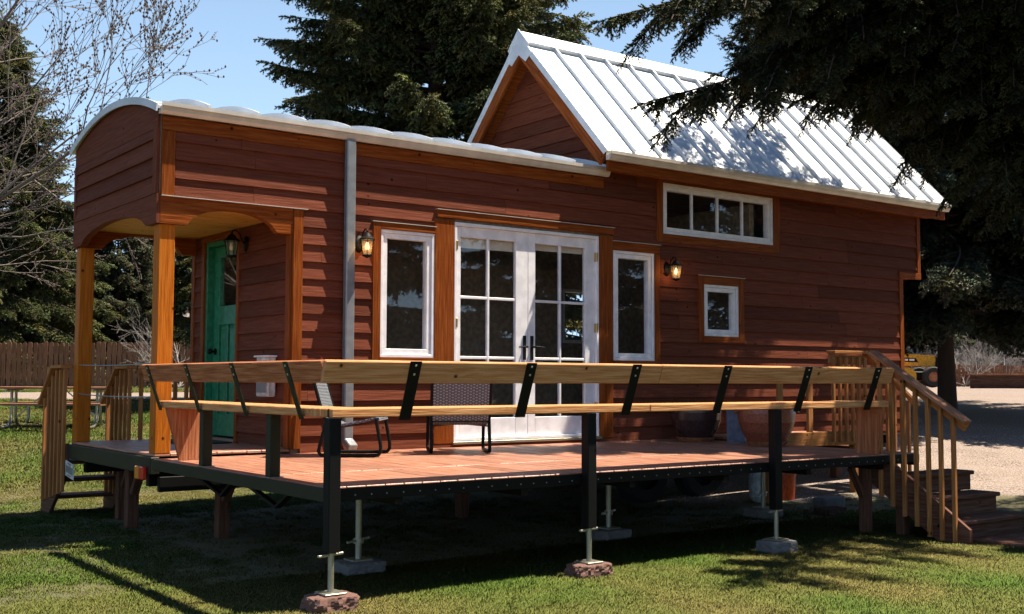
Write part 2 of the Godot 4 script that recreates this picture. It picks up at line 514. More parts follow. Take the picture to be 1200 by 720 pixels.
# rows of lap boards over a wall, cut out round the openings; each board is a piece of its own
func lap_wall(parent: Node3D, xf: Transform3D, x0: float, x1: float, first: float, y0: float, y1: float, holes: Array, m: Material, len0 := 1.8, len1 := 4.4) -> void:
	var e := 0.1635
	var k := int(floor((y0 - first) / e + 0.001))
	while first + k * e < y1 - 0.01:
		var ra: float = max(y0, first + k * e)
		var rb: float = min(y1, first + (k + 1) * e)
		var fa := first + k * e
		k += 1
		if rb - ra < 0.012: continue
		var joints: Array = []
		var x := x0 + rng.randf_range(0.4, len1)
		while x < x1 - 0.5:
			joints.append(x); x += rng.randf_range(len0, len1)
		for h in holes:
			if min(h.end.y, rb) - max(h.position.y, ra) > 0.5 * (rb - ra) and h.position.x > x0 + 0.05 and h.end.x < x1 - 0.05:
				joints = joints.filter(func(q): return q < h.position.x - 0.25 or q > h.end.x + 0.25)
				joints.append((h.position.x + h.end.x) / 2.0)
		joints.append(x1); joints.sort()
		var cuts: Array = [ra, rb]
		for h in holes:
			for v in [h.position.y, h.end.y]:
				if v > ra + 0.004 and v < rb - 0.004: cuts.append(v)
		cuts.sort()
		var prev := x0
		for jn in joints:
			if jn - prev < 0.02: continue
			var s := begin()
			var off := Vector2(rng.randf() * 4.0, rng.randf() * 4.0)
			var col := tone(0.66, 1.28)
			var any := false
			for c in cuts.size() - 1:
				var ya: float = cuts[c]; var yb: float = cuts[c + 1]
				var spans: Array = [[prev + 0.0015, jn - 0.0015]]
				for h in holes:
					if h.position.y < yb - 0.003 and h.end.y > ya + 0.003:
						var nx: Array = []
						for sp in spans:
							if h.end.x <= sp[0] or h.position.x >= sp[1]: nx.append(sp); continue
							if h.position.x > sp[0] + 0.004: nx.append([sp[0], h.position.x])
							if h.end.x < sp[1] - 0.004: nx.append([h.end.x, sp[1]])
						spans = nx
				for sp in spans:
					any = true
					var za := 0.030 - 0.024 * (ya - fa) / e
					var zb := 0.030 - 0.024 * (yb - fa) / e
					lap(s, xf, sp[0], sp[1], sp[0], sp[1], ya, yb, za, zb, off, col)
			prev = jn
			if any: part("siding_board", s, m, parent)

func hole_wall(s: SurfaceTool, xf: Transform3D, x0: float, x1: float, y0: float, y1: float, z0: float, z1: float, holes: Array) -> void:
	var ys: Array = [y0, y1]
	for h in holes: ys.append(h.position.y); ys.append(h.end.y)
	ys.sort()
	for i in ys.size() - 1:
		var a: float = max(ys[i], y0); var b: float = min(ys[i + 1], y1)
		if b - a < 0.001: continue
		var hs := holes.filter(func(h): return h.position.y < b - 0.001 and h.end.y > a + 0.001)
		hs.sort_custom(func(p, q): return p.position.x < q.position.x)
		var x := x0
		for h in hs:
			if h.position.x > x: wbox(s, xf, x, h.position.x, a, b, z0, z1)
			x = max(x, h.end.x)
		if x < x1: wbox(s, xf, x, x1, a, b, z0, z1)

func wbox(s: SurfaceTool, xf: Transform3D, xa: float, xb: float, ya: float, yb: float, za: float, zb: float, bev := 0.0, col := Color.WHITE) -> void:
	box(s, xf * Transform3D(Basis(), Vector3((xa + xb) / 2, (ya + yb) / 2, (za + zb) / 2)), Vector3(xb - xa, yb - ya, zb - za), bev, col)

func ring(s: SurfaceTool, xf: Transform3D, r: Rect2, w: float, z0: float, z1: float, bev := 0.003) -> void:
	wbox(s, xf, r.position.x, r.end.x, r.position.y, r.position.y + w, z0, z1, bev)
	wbox(s, xf, r.position.x, r.end.x, r.end.y - w, r.end.y, z0, z1, bev)
	wbox(s, xf, r.position.x, r.position.x + w, r.position.y + w, r.end.y - w, z0, z1, bev)
	wbox(s, xf, r.end.x - w, r.end.x, r.position.y + w, r.end.y - w, z0, z1, bev)

func window(parent: Node3D, xf: Transform3D, r: Rect2, cols: int, trims: Array) -> Node3D:
	var w := node_part("window", parent)
	var s := begin()
	ring(s, xf, r, 0.032, -0.09, 0.022)
	part("frame", s, M.white, w)
	s = begin()
	var q := r.grow(-0.034)
	ring(s, xf, q, 0.05, -0.07, 0.008)
	part("sash", s, M.white, w)
	var g := q.grow(-0.05)
	var cw := g.size.x / cols
	for i in cols:
		s = begin()
		wbox(s, xf, g.position.x + i * cw - 0.005, g.position.x + (i + 1) * cw + 0.005 - 0.011, g.position.y - 0.004, g.end.y + 0.004, -0.036, -0.03)
		part("pane", s, M.glass, w)
		if i > 0:
			s = begin()
			wbox(s, xf, g.position.x + i * cw - 0.012, g.position.x + i * cw + 0.012, g.position.y, g.end.y, -0.05, -0.012, 0.003)
			part("muntin", s, M.white, w)
	for t in trims:
		s = begin()
		wbox(s, xf, t[0], t[1], t[2], t[3], -0.002, t[4] if t.size() > 4 else 0.036, 0.003, tone(0.85, 1.1))
		part("trim", s, M.trim, w)
	return w

func arch_poly(x0: float, x1: float, yb: float, yt: float, a0: float, a1: float, rise: float) -> PackedVector2Array:
	var p := PackedVector2Array([Vector2(x0, yb), Vector2(x0, yt), Vector2(x1, yt), Vector2(x1, yb)])
	for i in 17:
		var t := 1.0 - i / 8.0
		p.append(Vector2((a0 + a1) / 2 + (a1 - a0) / 2 * t, yb + rise * pow(1.0 - absf(t) * absf(t), 0.62)))
	return p

const WX := Basis(Vector3(0, 0, 1), Vector3(0, 1, 0), Vector3(-1, 0, 0))      # a wall that faces -x: its x runs along +z

func build_house() -> void:
	var H := thing("tiny_house", Vector3.ZERO, "long red-brown cedar-sided tiny house on a trailer with standing-seam metal roofs", "house")
	var F := Transform3D.IDENTITY
	var D := Transform3D(WX, Vector3(1.28, 0, 0))
	var W := -2.46
	var rA := Rect2(2.20, 1.665, 0.63, 1.26)
	var rD := Rect2(3.07, 0.82, 1.96, 2.25)
	var rB := Rect2(5.25, 1.67, 0.64, 1.26)
	var rH := Rect2(6.03, 3.18, 1.96, 0.61)
	var rS := Rect2(6.71, 1.985, 0.62, 0.63)
	# ---- walls
	var s := begin()
	hole_wall(s, F, 1.36, 10.74, 0.70, 2.96, -0.10, -0.004, [rA, rD, rB, rS])
	hole_wall(s, F, 0.02, 11.14, 3.04, 3.92, -0.10, -0.004, [rH, Rect2(0.02, 3.72, 5.08, 0.2)])
	hole_wall(s, F, 1.36, 11.14, 2.96, 3.04, -0.10, -0.004, [rD])
	var fw := part("front_wall", s, M.plywood, H)
	var holes := [Rect2(-0.1, 0, 1.46, 3.045), Rect2(-0.1, 3.62, 5.2, 0.5), Rect2(10.66, 0, 1.0, 3.0), Rect2(-0.1, 3.0, 0.22, 0.7),
		Rect2(2.11, 1.60, 0.72, 1.39), Rect2(2.83, 0.82, 2.41, 2.28), Rect2(2.85, 3.09, 2.39, 0.10), Rect2(5.24, 1.60, 0.73, 1.43),
		Rect2(5.93, 3.08, 2.18, 0.80), Rect2(6.62, 1.91, 0.80, 0.805)]
	lap_wall(fw, F, 0.12, 11.10, 3.37 - 0.1635 * 20, 0.72, 3.84, holes, M.siding)
	# windows and their cedar trim
	window(H, F, rA, 1, [[2.11, 2.199, 1.60, 2.99], [2.20, 2.829, 2.926, 2.99], [2.20, 2.829, 1.60, 1.664]])
	window(H, F, rB, 1, [[5.24, 5.97, 2.931, 3.03, 0.038], [5.891, 5.97, 1.60, 2.93], [5.25, 5.89, 1.60, 1.669]])
	window(H, F, rH, 4, [[5.93, 6.029, 3.08, 3.88], [7.991, 8.11, 3.08, 3.88], [6.03, 7.99, 3.08, 3.179], [6.03, 7.99, 3.791, 3.88]])
	window(H, F, rS, 1, [[6.62, 6.709, 1.91, 2.715], [7.331, 7.42, 1.91, 2.715], [6.71, 7.33, 1.91, 1.984], [6.71, 7.33, 2.616, 2.715, 0.038]])
	for t in [[2.83, 3.069, 0.80, 3.085, 0.03], [5.031, 5.239, 0.80, 3.085, 0.03], [2.85, 5.24, 3.10, 3.175, 0.045], [1.262, 1.36, 0.80, 3.035, 0.034], [0.0, 0.118, 3.045, 3.62, 0.03], [0.0, 5.10, 3.622, 3.745, 0.032],
			[10.662, 10.75, 0.72, 2.905, 0.034], [11.102, 11.18, 3.0, 3.84, 0.034], [10.662, 11.18, 2.908, 2.998, 0.04]]:
		s = begin()
		wbox(s, F, t[0], t[1], t[2], t[3], -0.002, t[4], 0.004, tone(0.85, 1.1))
		part("trim", s, M.trim, H)
	for t in [[2.84, 5.25, 3.177, 0.055], [2.10, 2.84, 2.992, 0.045], [5.23, 5.98, 3.032, 0.05], [0.0, 1.40, 3.038, 0.05], [6.61, 7.43, 2.717, 0.05]]:
		s = begin()
		wbox(s, F, t[0], t[1], t[2], t[2] + 0.006, -0.002, t[3])
		part("flashing", s, M.gutter, H)
	# ---- french doors
	s = begin()
	ring(s, F, Rect2(3.072, 0.822, 1.956, 2.246), 0.032, -0.10, 0.026)
	part("door_frame", s, M.white, H)
	s = begin()
	wbox(s, F, 3.05, 5.05, 0.79, 0.818, -0.10, 0.06, 0.003)
	part("threshold", s, M.zinc, H)
	for k in 2:
		var x0 := 3.105 if k == 0 else 4.052
		var x1 := 4.048 if k == 0 else 4.995
		var ga := x0 + (0.068 if k == 0 else 0.10)
		var gb := x1 - (0.165 if k == 0 else 0.14)
		if k == 0: gb = 3.885
		else: ga = 4.15; gb = 4.855
		var d := node_part("french_door", H)
		s = begin()
		wbox(s, F, x0, ga, 0.855, 3.035, -0.06, -0.012, 0.003)
		wbox(s, F, gb, x1, 0.855, 3.035, -0.06, -0.012, 0.003)
		wbox(s, F, ga, gb, 2.925, 3.035, -0.06, -0.012, 0.003)
		wbox(s, F, ga, gb, 0.855, 1.05, -0.06, -0.012, 0.003)
		part("door_leaf", s, M.white, d)
		var gx := (ga + gb) / 2
		for rr in 3:
			for cc in 2:
				s = begin()
				var ya := 1.05 + rr * 0.625
				wbox(s, F, (ga if cc == 0 else gx) - 0.002, (gx if cc == 0 else gb) + 0.002 - 0.005, ya, ya + 0.622, -0.04, -0.034)
				part("pane", s, M.glass, d)
			if rr > 0:
				s = begin()
				wbox(s, F, ga, gb, 1.05 + rr * 0.625 - 0.014, 1.05 + rr * 0.625 + 0.014, -0.052, -0.018, 0.004)
				part("muntin", s, M.white, d)
		s = begin()
		wbox(s, F, gx - 0.013, gx + 0.013, 1.05, 2.925, -0.054, -0.016, 0.004)
		part("muntin", s, M.white, d)
		s = begin()
		wbox(s, F, ga - 0.01, gb + 0.01, 2.82 if k == 0 else 2.86, 2.96, -0.085, -0.075)
		part("roller_blind", s, M.blind, d)
		var hx := 4.0 if k == 0 else 4.10
		var sg := -1.0 if k == 0 else 1.0
		s = begin()
		wbox(s, F, hx - 0.02, hx + 0.02, 1.66, 1.92, -0.012, 0.0, 0.004)
		tube(s, [Vector3(hx, 1.80, 0.0), Vector3(hx, 1.80, 0.05), Vector3(hx + sg * 0.03, 1.80, 0.06), Vector3(hx + sg * 0.12, 1.795, 0.058)], [0.011, 0.011, 0.010, 0.008], 8)
		part("handle", s, M.black, d)
		for hy in [1.1, 1.98, 2.78]:
			s = begin()
			var hgx := 3.101 if k == 0 else 4.999
			wbox(s, F, hgx - 0.012, hgx + 0.012, hy, hy + 0.10, -0.012, 0.03, 0.003)
			part("hinge", s, M.brass, d)
	# ---- porch: recessed wall with the green door
	var rG := Rect2(-2.12, 0.83, 0.86, 2.08)
	s = begin()
	hole_wall(s, D, W, -0.02, 0.70, 3.04, -0.08, -0.004, [rG])
	var dw := part("porch_wall", s, M.plywood, H)
	lap_wall(dw, D, W + 0.07, -0.10, 3.37 - 0.1635 * 20, 0.81, 2.98, [Rect2(-2.20, 0.7, 1.0, 2.27)], M.siding)
	for t in [[-2.20, -2.122, 0.80, 2.91, 0.03], [-1.258, -1.20, 0.80, 2.91, 0.03], [-2.20, -1.20, 2.912, 2.98, 0.032], [-0.10, -0.004, 0.80, 3.0, 0.034], [W - 0.01, W + 0.07, 0.8, 3.0, 0.034]]:
		s = begin()
		wbox(s, D, t[0], t[1], t[2], t[3], -0.002, t[4], 0.004, tone(0.9, 1.1))
		part("trim", s, M.trim, H)
	var gd := node_part("entry_door", H)
	s = begin()
	wbox(s, D, -2.12, -2.075, 0.83, 2.91, -0.14, 0.006, 0.003); wbox(s, D, -1.305, -1.26, 0.83, 2.91, -0.14, 0.006, 0.003); wbox(s, D, -2.075, -1.305, 2.865, 2.91, -0.14, 0.006, 0.003)
	part("door_frame", s, M.green, gd)
	s = begin()
	wbox(s, D, -2.07, -1.91, 0.85, 2.86, -0.11, -0.065, 0.003); wbox(s, D, -1.47, -1.31, 0.85, 2.86, -0.11, -0.065, 0.003)
	wbox(s, D, -1.91, -1.47, 2.74, 2.86, -0.11, -0.065, 0.003); wbox(s, D, -1.91, -1.47, 2.02, 2.22, -0.11, -0.065, 0.003); wbox(s, D, -1.91, -1.47, 0.85, 1.08, -0.11, -0.065, 0.003)
	wbox(s, D, -1.71, -1.67, 1.08, 2.02, -0.11, -0.065, 0.003)
	part("door_leaf", s, M.green, gd)
	for q in [[-1.91, -1.71], [-1.67, -1.47]]:
		s = begin()
		wbox(s, D, q[0] - 0.005, q[1] + 0.005, 1.07, 2.03, -0.10, -0.088)
		wbox(s, D, q[0] + 0.035, q[1] - 0.035, 1.12, 1.98, -0.09, -0.073, 0.006)
		part("panel", s, M.green, gd)
	s = begin()
	wbox(s, D, -1.915, -1.465, 2.215, 2.745, -0.092, -0.086)
	part("pane", s, M.glass, gd)
	s = begin()
	lathe(s, [Vector2(0, 0.09), Vector2(0.022, 0.085), Vector2(0.032, 0.065), Vector2(0.022, 0.045), Vector2(0.012, 0.035), Vector2(0.012, 0.012), Vector2(0.034, 0.01), Vector2(0.034, 0)], D * Transform3D(Basis(Vector3.RIGHT, PI / 2), Vector3(-1.99, 1.74, -0.065)), 16)
	part("knob", s, M.black, gd)
	# porch posts, beams, ceiling, floor
	for z in [[-0.15, -0.008], [W - 0.0, W + 0.142]]:
		s = begin()
		bb(s, Vector3(0.004, 0.80, z[0]), Vector3(0.146, 2.80, z[1]), 0.006)
		part("porch_post", s, M.post, H)
	s = begin()
	prism(s, arch_poly(0.0, 1.258, 2.80, 3.035, 0.24, 1.10, 0.165), Transform3D(Basis(), Vector3(0, 0, -0.02)), 0.08)
	part("arched_beam", s, M.trim, H)
	s = begin()
	prism(s, arch_poly(0.0, 1.258, 2.80, 3.035, 0.24, 1.10, 0.165), Transform3D(Basis(), Vector3(0, 0, W + 0.04)), 0.08)
	part("arched_beam", s, M.trim, H)
	s = begin()
	prism(s, arch_poly(W, 0.018, 2.80, 3.058, -2.20, -0.26, 0.155), Transform3D(WX, Vector3(-0.0, 0, 0)), 0.07)
	part("arched_beam", s, M.siding, H)
	for i in 18:
		s = begin()
		var z := W + 0.09 + i * 0.128
		bb(s, Vector3(0.04, 2.985, z + 0.002), Vector3(1.27, 3.005, z + 0.126), 0.003, tone(0.85, 1.1))
		part("ceiling_plank", s, M.ceiling, H)
	for i in 9:
		s = begin()
		bb(s, Vector3(0.005 + i * 0.1415, 0.775, W), Vector3(0.005 + i * 0.1415 + 0.137, 0.80, -0.01), 0.004, tone())
		part("porch_board", s, M.deck, H)
	# porch gable end: lap boards and an arched panel
	var P := Transform3D(WX, Vector3(-0.012, 0, 0))
	s = begin()
	var R := 3.695
	var cy := 0.365
	var arc := PackedVector2Array()
	for i in 25:
		var z: float = lerp(W, 0.0, i / 24.0)
		arc.append(Vector2(z, cy - 0.035 + sqrt(R * R - pow(z + 1.23, 2))))
	var sheath := arc.duplicate(); sheath.append(Vector2(0.0, 3.06)); sheath.append(Vector2(W, 3.06))
	prism(s, sheath, Transform3D(WX, Vector3(0.028, 0, 0)), 0.07)
	var pg := part("porch_gable", s, M.plywood, H)
	lap_wall(pg, P, W + 0.06, -0.095, 3.06, 3.06, 3.64, [], M.siding, 4.0, 8.0)
	s = begin()
	var pan := arc.duplicate(); pan.append(Vector2(0.0, 3.642)); pan.append(Vector2(W, 3.642))
	prism(s, pan, Transform3D(WX, Vector3(-0.02, 0, 0)), 0.022, Color(0.92, 0.92, 0.92))
	part("arched_panel", s, M.siding, H)
	for z in [[-0.094, 0.0], [W, W + 0.058]]:
		s = begin()
		wbox(s, P, z[0], z[1], 3.06, 3.64, -0.004, 0.028, 0.003)
		part("trim", s, M.siding, H)
	# ---- other walls, floor
	s = begin()
	hole_wall(s, F, 1.30, 11.14, 0.70, 3.92, W, W + 0.08, [Rect2(6.45, 1.95, 0.6, 0.75), Rect2(10.74, 0.7, 0.5, 2.26)])
	wbox(s, F, 0.06, 1.30, 3.06, 3.78, W, W + 0.08)
	part("back_wall", s, M.plywood, H)
	var bwn := node_part("window", H)
	s = begin()
	ring(s, F, Rect2(6.455, 1.955, 0.59, 0.74), 0.04, W - 0.02, W + 0.09)
	part("frame", s, M.white, bwn)
	s = begin()
	wbox(s, F, 6.49, 7.01, 1.99, 2.66, W + 0.03, W + 0.036)
	part("pane", s, M.glass, bwn)
	s = begin()
	bb(s, Vector3(10.66, 0.70, W + 0.08), Vector3(10.738, 3.9, -0.101))
	bb(s, Vector3(11.05, 2.95, W + 0.08), Vector3(11.138, 3.9, -0.101))
	bb(s, Vector3(10.74, 2.92, W + 0.02), Vector3(11.12, 2.955, -0.02))
	part("end_wall", s, M.siding, H)
	s = begin()
	bb(s, Vector3(1.30, 0.70, W + 0.09), Vector3(10.65, 0.774, -0.11))
	part("floor", s, M.plywood, H)
	s = begin()
	bb(s, Vector3(7.7, 0.776, W + 0.1), Vector3(7.78, 3.7, -0.12))
	bb(s, Vector3(2.0, 0.776, W + 0.1), Vector3(3.8, 1.65, W + 0.65))
	bb(s, Vector3(4.4, 0.776, W + 0.1), Vector3(6.1, 2.9, W + 0.5))
	part("interior_partition", s, M.plywood, H)
	# ---- barrel roof over the front half
	var br := node_part("barrel_roof", H)
	var ang := asin(1.31 / R)
	var np := 11
	var pw := 5.16 / np
	for i in np:
		s = begin()
		var xa := -0.06 + i * pw
		var xb := xa + pw
		for j in 20:
			var a0: float = lerp(-ang, ang, j / 20.0)
			var a1: float = lerp(-ang, ang, (j + 1) / 20.0)
			arc_box(s, xa, xb, a0, a1, R - 0.03, R, cy)
			arc_box(s, xb - 0.024, xb - 0.001, a0, a1, R, R + 0.062, cy)
		part("roof_panel", s, M.roof, br)
	s = begin()
	for j in 24:
		arc_box(s, -0.075, -0.061, lerp(-ang, ang, j / 24.0), lerp(-ang, ang, (j + 1) / 24.0), R - 0.055, R + 0.012, cy)
	part("edge_trim", s, M.roof, br)
	for j in 1:
		s = begin()
		for q in 20:
			arc_box(s, 1.3, 5.08, lerp(-ang * 0.93, ang * 0.93, q / 20.0), lerp(-ang * 0.93, ang * 0.93, (q + 1) / 20.0), R - 0.10, R - 0.032, cy)
		part("roof_deck", s, M.plywood, br)
	var gp := PackedVector2Array([Vector2(0.034, 3.85), Vector2(0.034, 3.752), Vector2(0.085, 3.748), Vector2(0.105, 3.775), Vector2(0.112, 3.80), Vector2(0.132, 3.812), Vector2(0.132, 3.848), Vector2(0.122, 3.85), Vector2(0.12, 3.822), Vector2(0.05, 3.80), Vector2(0.045, 3.85)])
	gp.reverse()
	s = begin()
	prism(s, gp, Transform3D(WX, Vector3(2.545, 0, 0)), 5.17)
	part("gutter", s, M.gutter, H)
	s = begin()
	bb(s, Vector3(1.775, 0.84, 0.045), Vector3(1.87, 3.75, 0.115), 0.01)
	bar(s, Vector3(1.822, 0.87, 0.08), Vector3(1.822, 0.80, 0.20), 0.092, 0.07, Vector3.UP, 0.008)
	part("downspout", s, M.spout, H)
	# ---- steep gable roof over the loft
	var gr := node_part("gable_roof", H)
	var ez := 0.36; var ey := 3.985
	var rz := -1.25; var ry := 5.66
	var X0 := 4.86; var X1 := 11.42
	for side in 2:
		var sg := 1.0 if side == 0 else -1.0
		var dz := (ez - rz) * sg
		var L := Vector2(dz, ey - ry).length()
		var t := Vector3(0, ey - ry, dz) / L                # down the slope
		var n := Vector3(0, absf(dz), (ry - ey) * sg) / L   # out of the roof
		var rp := Vector3(0, ry, rz)
		var bs := Basis(Vector3.RIGHT * sg, n, t)
		s = begin()
		box(s, Transform3D(bs, rp + t * (L / 2 + 0.03) - n * 0.065 + Vector3((X0 + X1) / 2 + 0.02, 0, 0)), Vector3(X1 - X0 - 0.10, 0.10, L - 0.10))
		part("roof_deck", s, M.trim, gr)
		var cnt := 16
		var w := (X1 - X0) / cnt
		for i in cnt:
			s = begin()
			var xc := X0 + (i + 0.5) * w
			box(s, Transform3D(bs, rp + t * (L / 2 + 0.02) + Vector3(xc, 0, 0) - n * 0.007), Vector3(w - 0.001, 0.014, L - 0.04), 0.0, tone(0.95, 1.03))
			if i > 0: box(s, Transform3D(bs, rp + t * (L / 2 + 0.02) + Vector3(X0 + i * w + 0.011, 0, 0) + n * 0.022), Vector3(0.03, 0.046, L - 0.08), 0.003)
			part("roof_panel", s, M.roof, gr)
		s = begin()
		box(s, Transform3D(bs, rp + t * 0.11 + n * 0.048 + Vector3((X0 + X1) / 2, 0, 0)), Vector3(X1 - X0 + 0.02, 0.008, 0.235))
		box(s, Transform3D(bs, rp + t * 0.225 + n * 0.024 + Vector3((X0 + X1) / 2, 0, 0)), Vector3(X1 - X0 + 0.02, 0.046, 0.008))
		part("ridge_cap", s, M.roof, gr)
		for e in [X0 - 0.006, X1 + 0.006]:
			s = begin()
			box(s, Transform3D(bs, rp + t * (L / 2 + 0.0) - n * 0.028 + Vector3(e, 0, 0)), Vector3(0.012, 0.075, L), 0.002)
			part("edge_trim", s, M.roof, gr)
			s = begin()
			box(s, Transform3D(bs, rp + t * (L / 2 + 0.10) - n * 0.132 + Vector3(e + (0.022 if e < 8.0 else -0.022), 0, 0)), Vector3(0.04, 0.13, L - 0.16), 0.004)
			part("rake_board", s, M.trim, gr)
		s = begin()
		var fz := rz + (ez - rz - 0.06) * sg
		bb(s, Vector3(X0 + 0.05, 3.765, fz - 0.018), Vector3(X1 - 0.05, 3.90, fz + 0.018), 0.004)
		part("fascia", s, M.trim, gr)
		s = begin()
		bb(s, Vector3(5.12, 3.815, min(fz, rz + 1.27 * sg)), Vector3(X1 - 0.06, 3.83, max(fz, rz + 1.27 * sg)))
		part("soffit", s, M.trim, gr)
	# metal plate at the peak
	s = begin()
	prism(s, PackedVector2Array([Vector2(rz, ry + 0.02), Vector2(rz - 0.26, ry - 0.27), Vector2(rz - 0.14, ry - 0.36), Vector2(rz, ry - 0.25), Vector2(rz + 0.14, ry - 0.36), Vector2(rz + 0.26, ry - 0.27)]), Transform3D(WX, Vector3(X0 - 0.016, 0, 0)), 0.006)
	part("peak_plate", s, M.roof, gr)
	s = begin()
	prism(s, PackedVector2Array([Vector2(rz, ry + 0.075), Vector2(rz - 0.215, ry - 0.155), Vector2(rz - 0.18, ry - 0.20), Vector2(rz, ry), Vector2(rz + 0.18, ry - 0.20), Vector2(rz + 0.215, ry - 0.155)]), Transform3D(WX, Vector3(X0 - 0.021, 0, 0)), 0.006)
	part("ridge_end", s, M.roof, gr)
	s = begin()
	var gp2 := PackedVector2Array()
	for q in gp: gp2.append(q + Vector2(0.295, 0.125))
	prism(s, gp2, Transform3D(WX, Vector3(8.12, 0, 0)), 6.5)
	part("gutter", s, M.gutter, H)
	# gable wall above the barrel roof
	var G := Transform3D(WX, Vector3(5.12, 0, 0))
	s = begin()
	prism(s, PackedVector2Array([Vector2(W, 3.6), Vector2(W, 4.22), Vector2(rz, 5.48), Vector2(-0.04, 4.22), Vector2(-0.04, 3.6)]), Transform3D(WX, Vector3(5.16, 0, 0)), 0.07)
	var gw := part("gable_wall", s, M.plywood, H)
	for k in 10:
		var ya := 3.80 + k * 0.1635
		var yb := ya + 0.1635
		s = begin()
		var ha: float = min(1.16, (5.50 - ya) * 0.96)
		var hb: float = min(1.16, (5.50 - yb) * 0.96)
		lap(s, G, rz - ha, rz + ha, rz - hb, rz + hb, ya, yb, 0.030, 0.006, Vector2(rng.randf() * 4, rng.randf() * 4), tone(0.65, 1.3))
		part("siding_board", s, M.siding, gw)
	s = begin()
	wbox(s, G, -0.20, -0.09, 3.75, 4.20, -0.002, 0.03, 0.003)
	part("trim", s, M.trim, gw)
	s = begin()
	prism(s, PackedVector2Array([Vector2(W, 3.6), Vector2(W, 4.22), Vector2(rz, 5.48), Vector2(-0.0, 4.22), Vector2(-0.0, 3.6)]), Transform3D(WX, Vector3(11.09, 0, 0)), 0.07)
	part("gable_wall", s, M.siding, H)
	# ---- trailer under the house
	var tr := node_part("trailer", H)
	s = begin()
	bb(s, Vector3(-0.03, 0.625, W), Vector3(0.05, 0.772, 0.0), 0.006)
	part("rear_beam", s, M.green_steel, tr)
	for z in [-0.30, -2.15]:
		s = begin()
		bb(s, Vector3(0.05, 0.50, z - 0.04), Vector3(10.7, 0.69, z + 0.04), 0.006)
		part("chassis_beam", s, M.black, tr)
	for i in 7:
		s = begin()
		bb(s, Vector3(0.8 + i * 1.6, 0.58, W + 0.02), Vector3(0.87 + i * 1.6, 0.69, -0.03))
		part("crossmember", s, M.black, tr)
	s = begin()
	bb(s, Vector3(0.06, 0.47, -0.08), Vector3(2.2, 0.60, -0.02), 0.004)
	part("side_rail", s, M.black, tr)
	for q in [[-0.12, M.red_lens], [-0.24, M.amber]]:
		s = begin()
		bb(s, Vector3(-0.075, 0.575, q[0] - 0.045), Vector3(-0.03, 0.69, q[0] + 0.045), 0.012)
		part("tail_light", s, q[1], tr)
	s = begin()
	var plx := Transform3D(Basis.from_euler(Vector3(0.12, 0, 0.05)) * WX, Vector3(-0.06, 0.52, -2.28))
	box(s, plx, Vector3(0.29, 0.16, 0.004), 0.001)
	var plate := part("number_plate", s, M.plastic, tr)
	s = begin()
	for i in 6: box(s, plx * Transform3D(Basis(), Vector3(-0.10 + i * 0.04, 0.0, 0.004)), Vector3(0.024, 0.07, 0.003))
	box(s, plx * Transform3D(Basis(), Vector3(0, 0.06, 0.004)), Vector3(0.12, 0.014, 0.003)); box(s, plx * Transform3D(Basis(), Vector3(0, -0.06, 0.004)), Vector3(0.10, 0.012, 0.003))
	part("marking", s, M.mesh_grey, plate)
	for x in [5.9, 6.85]:
		for z in [-0.22, -2.24]:
			var wh := node_part("wheel", tr)
			s = begin()
			lathe(s, [Vector2(0.20, -0.10), Vector2(0.33, -0.11), Vector2(0.37, -0.07), Vector2(0.37, 0.07), Vector2(0.33, 0.11), Vector2(0.20, 0.10)], Transform3D(Basis(Vector3.RIGHT, PI / 2), Vector3(x, 0.37, z)), 28)
			part("tyre", s, M.rubber, wh)
			s = begin()
			lathe(s, [Vector2(0, -0.06), Vector2(0.07, -0.07), Vector2(0.09, -0.03), Vector2(0.18, -0.05), Vector2(0.205, -0.09), Vector2(0.205, 0.09), Vector2(0.18, 0.05), Vector2(0.09, 0.03), Vector2(0.07, 0.07), Vector2(0, 0.06)], Transform3D(Basis(Vector3.RIGHT, PI / 2), Vector3(x, 0.37, z)), 24)
			part("rim", s, M.black, wh)
	for p in [Vector3(0.30, 0, -1.45), Vector3(0.45, 0, -2.2), Vector3(0.75, 0, -0.3), Vector3(3.4, 0, -0.3), Vector3(9.6, 0.0, -0.3)]:
		s = begin()
		bb(s, p + Vector3(-0.055, -0.02, -0.055), p + Vector3(0.055, 0.50 if p.z > -1.0 else 0.58, 0.055), 0.006)
		bar(s, p + Vector3(0, 0.34, 0.07), p + Vector3(0, 0.56, 0.24), 0.08, 0.05, Vector3.UP, 0.004)
		part("support_post", s, M.tread, tr)
	# cables across the porch end
	for y in [1.585, 1.29]:
		s = begin()
		var pts: Array = []
		for i in 9:
			var t := i / 8.0
			pts.append(Vector3(0.02, y - 0.05 * t * (1 - t), lerp(W + 0.15, -0.15, t)))
		tube(s, pts, [0.006], 6)
		part("safety_cable", s, M.spout, H)

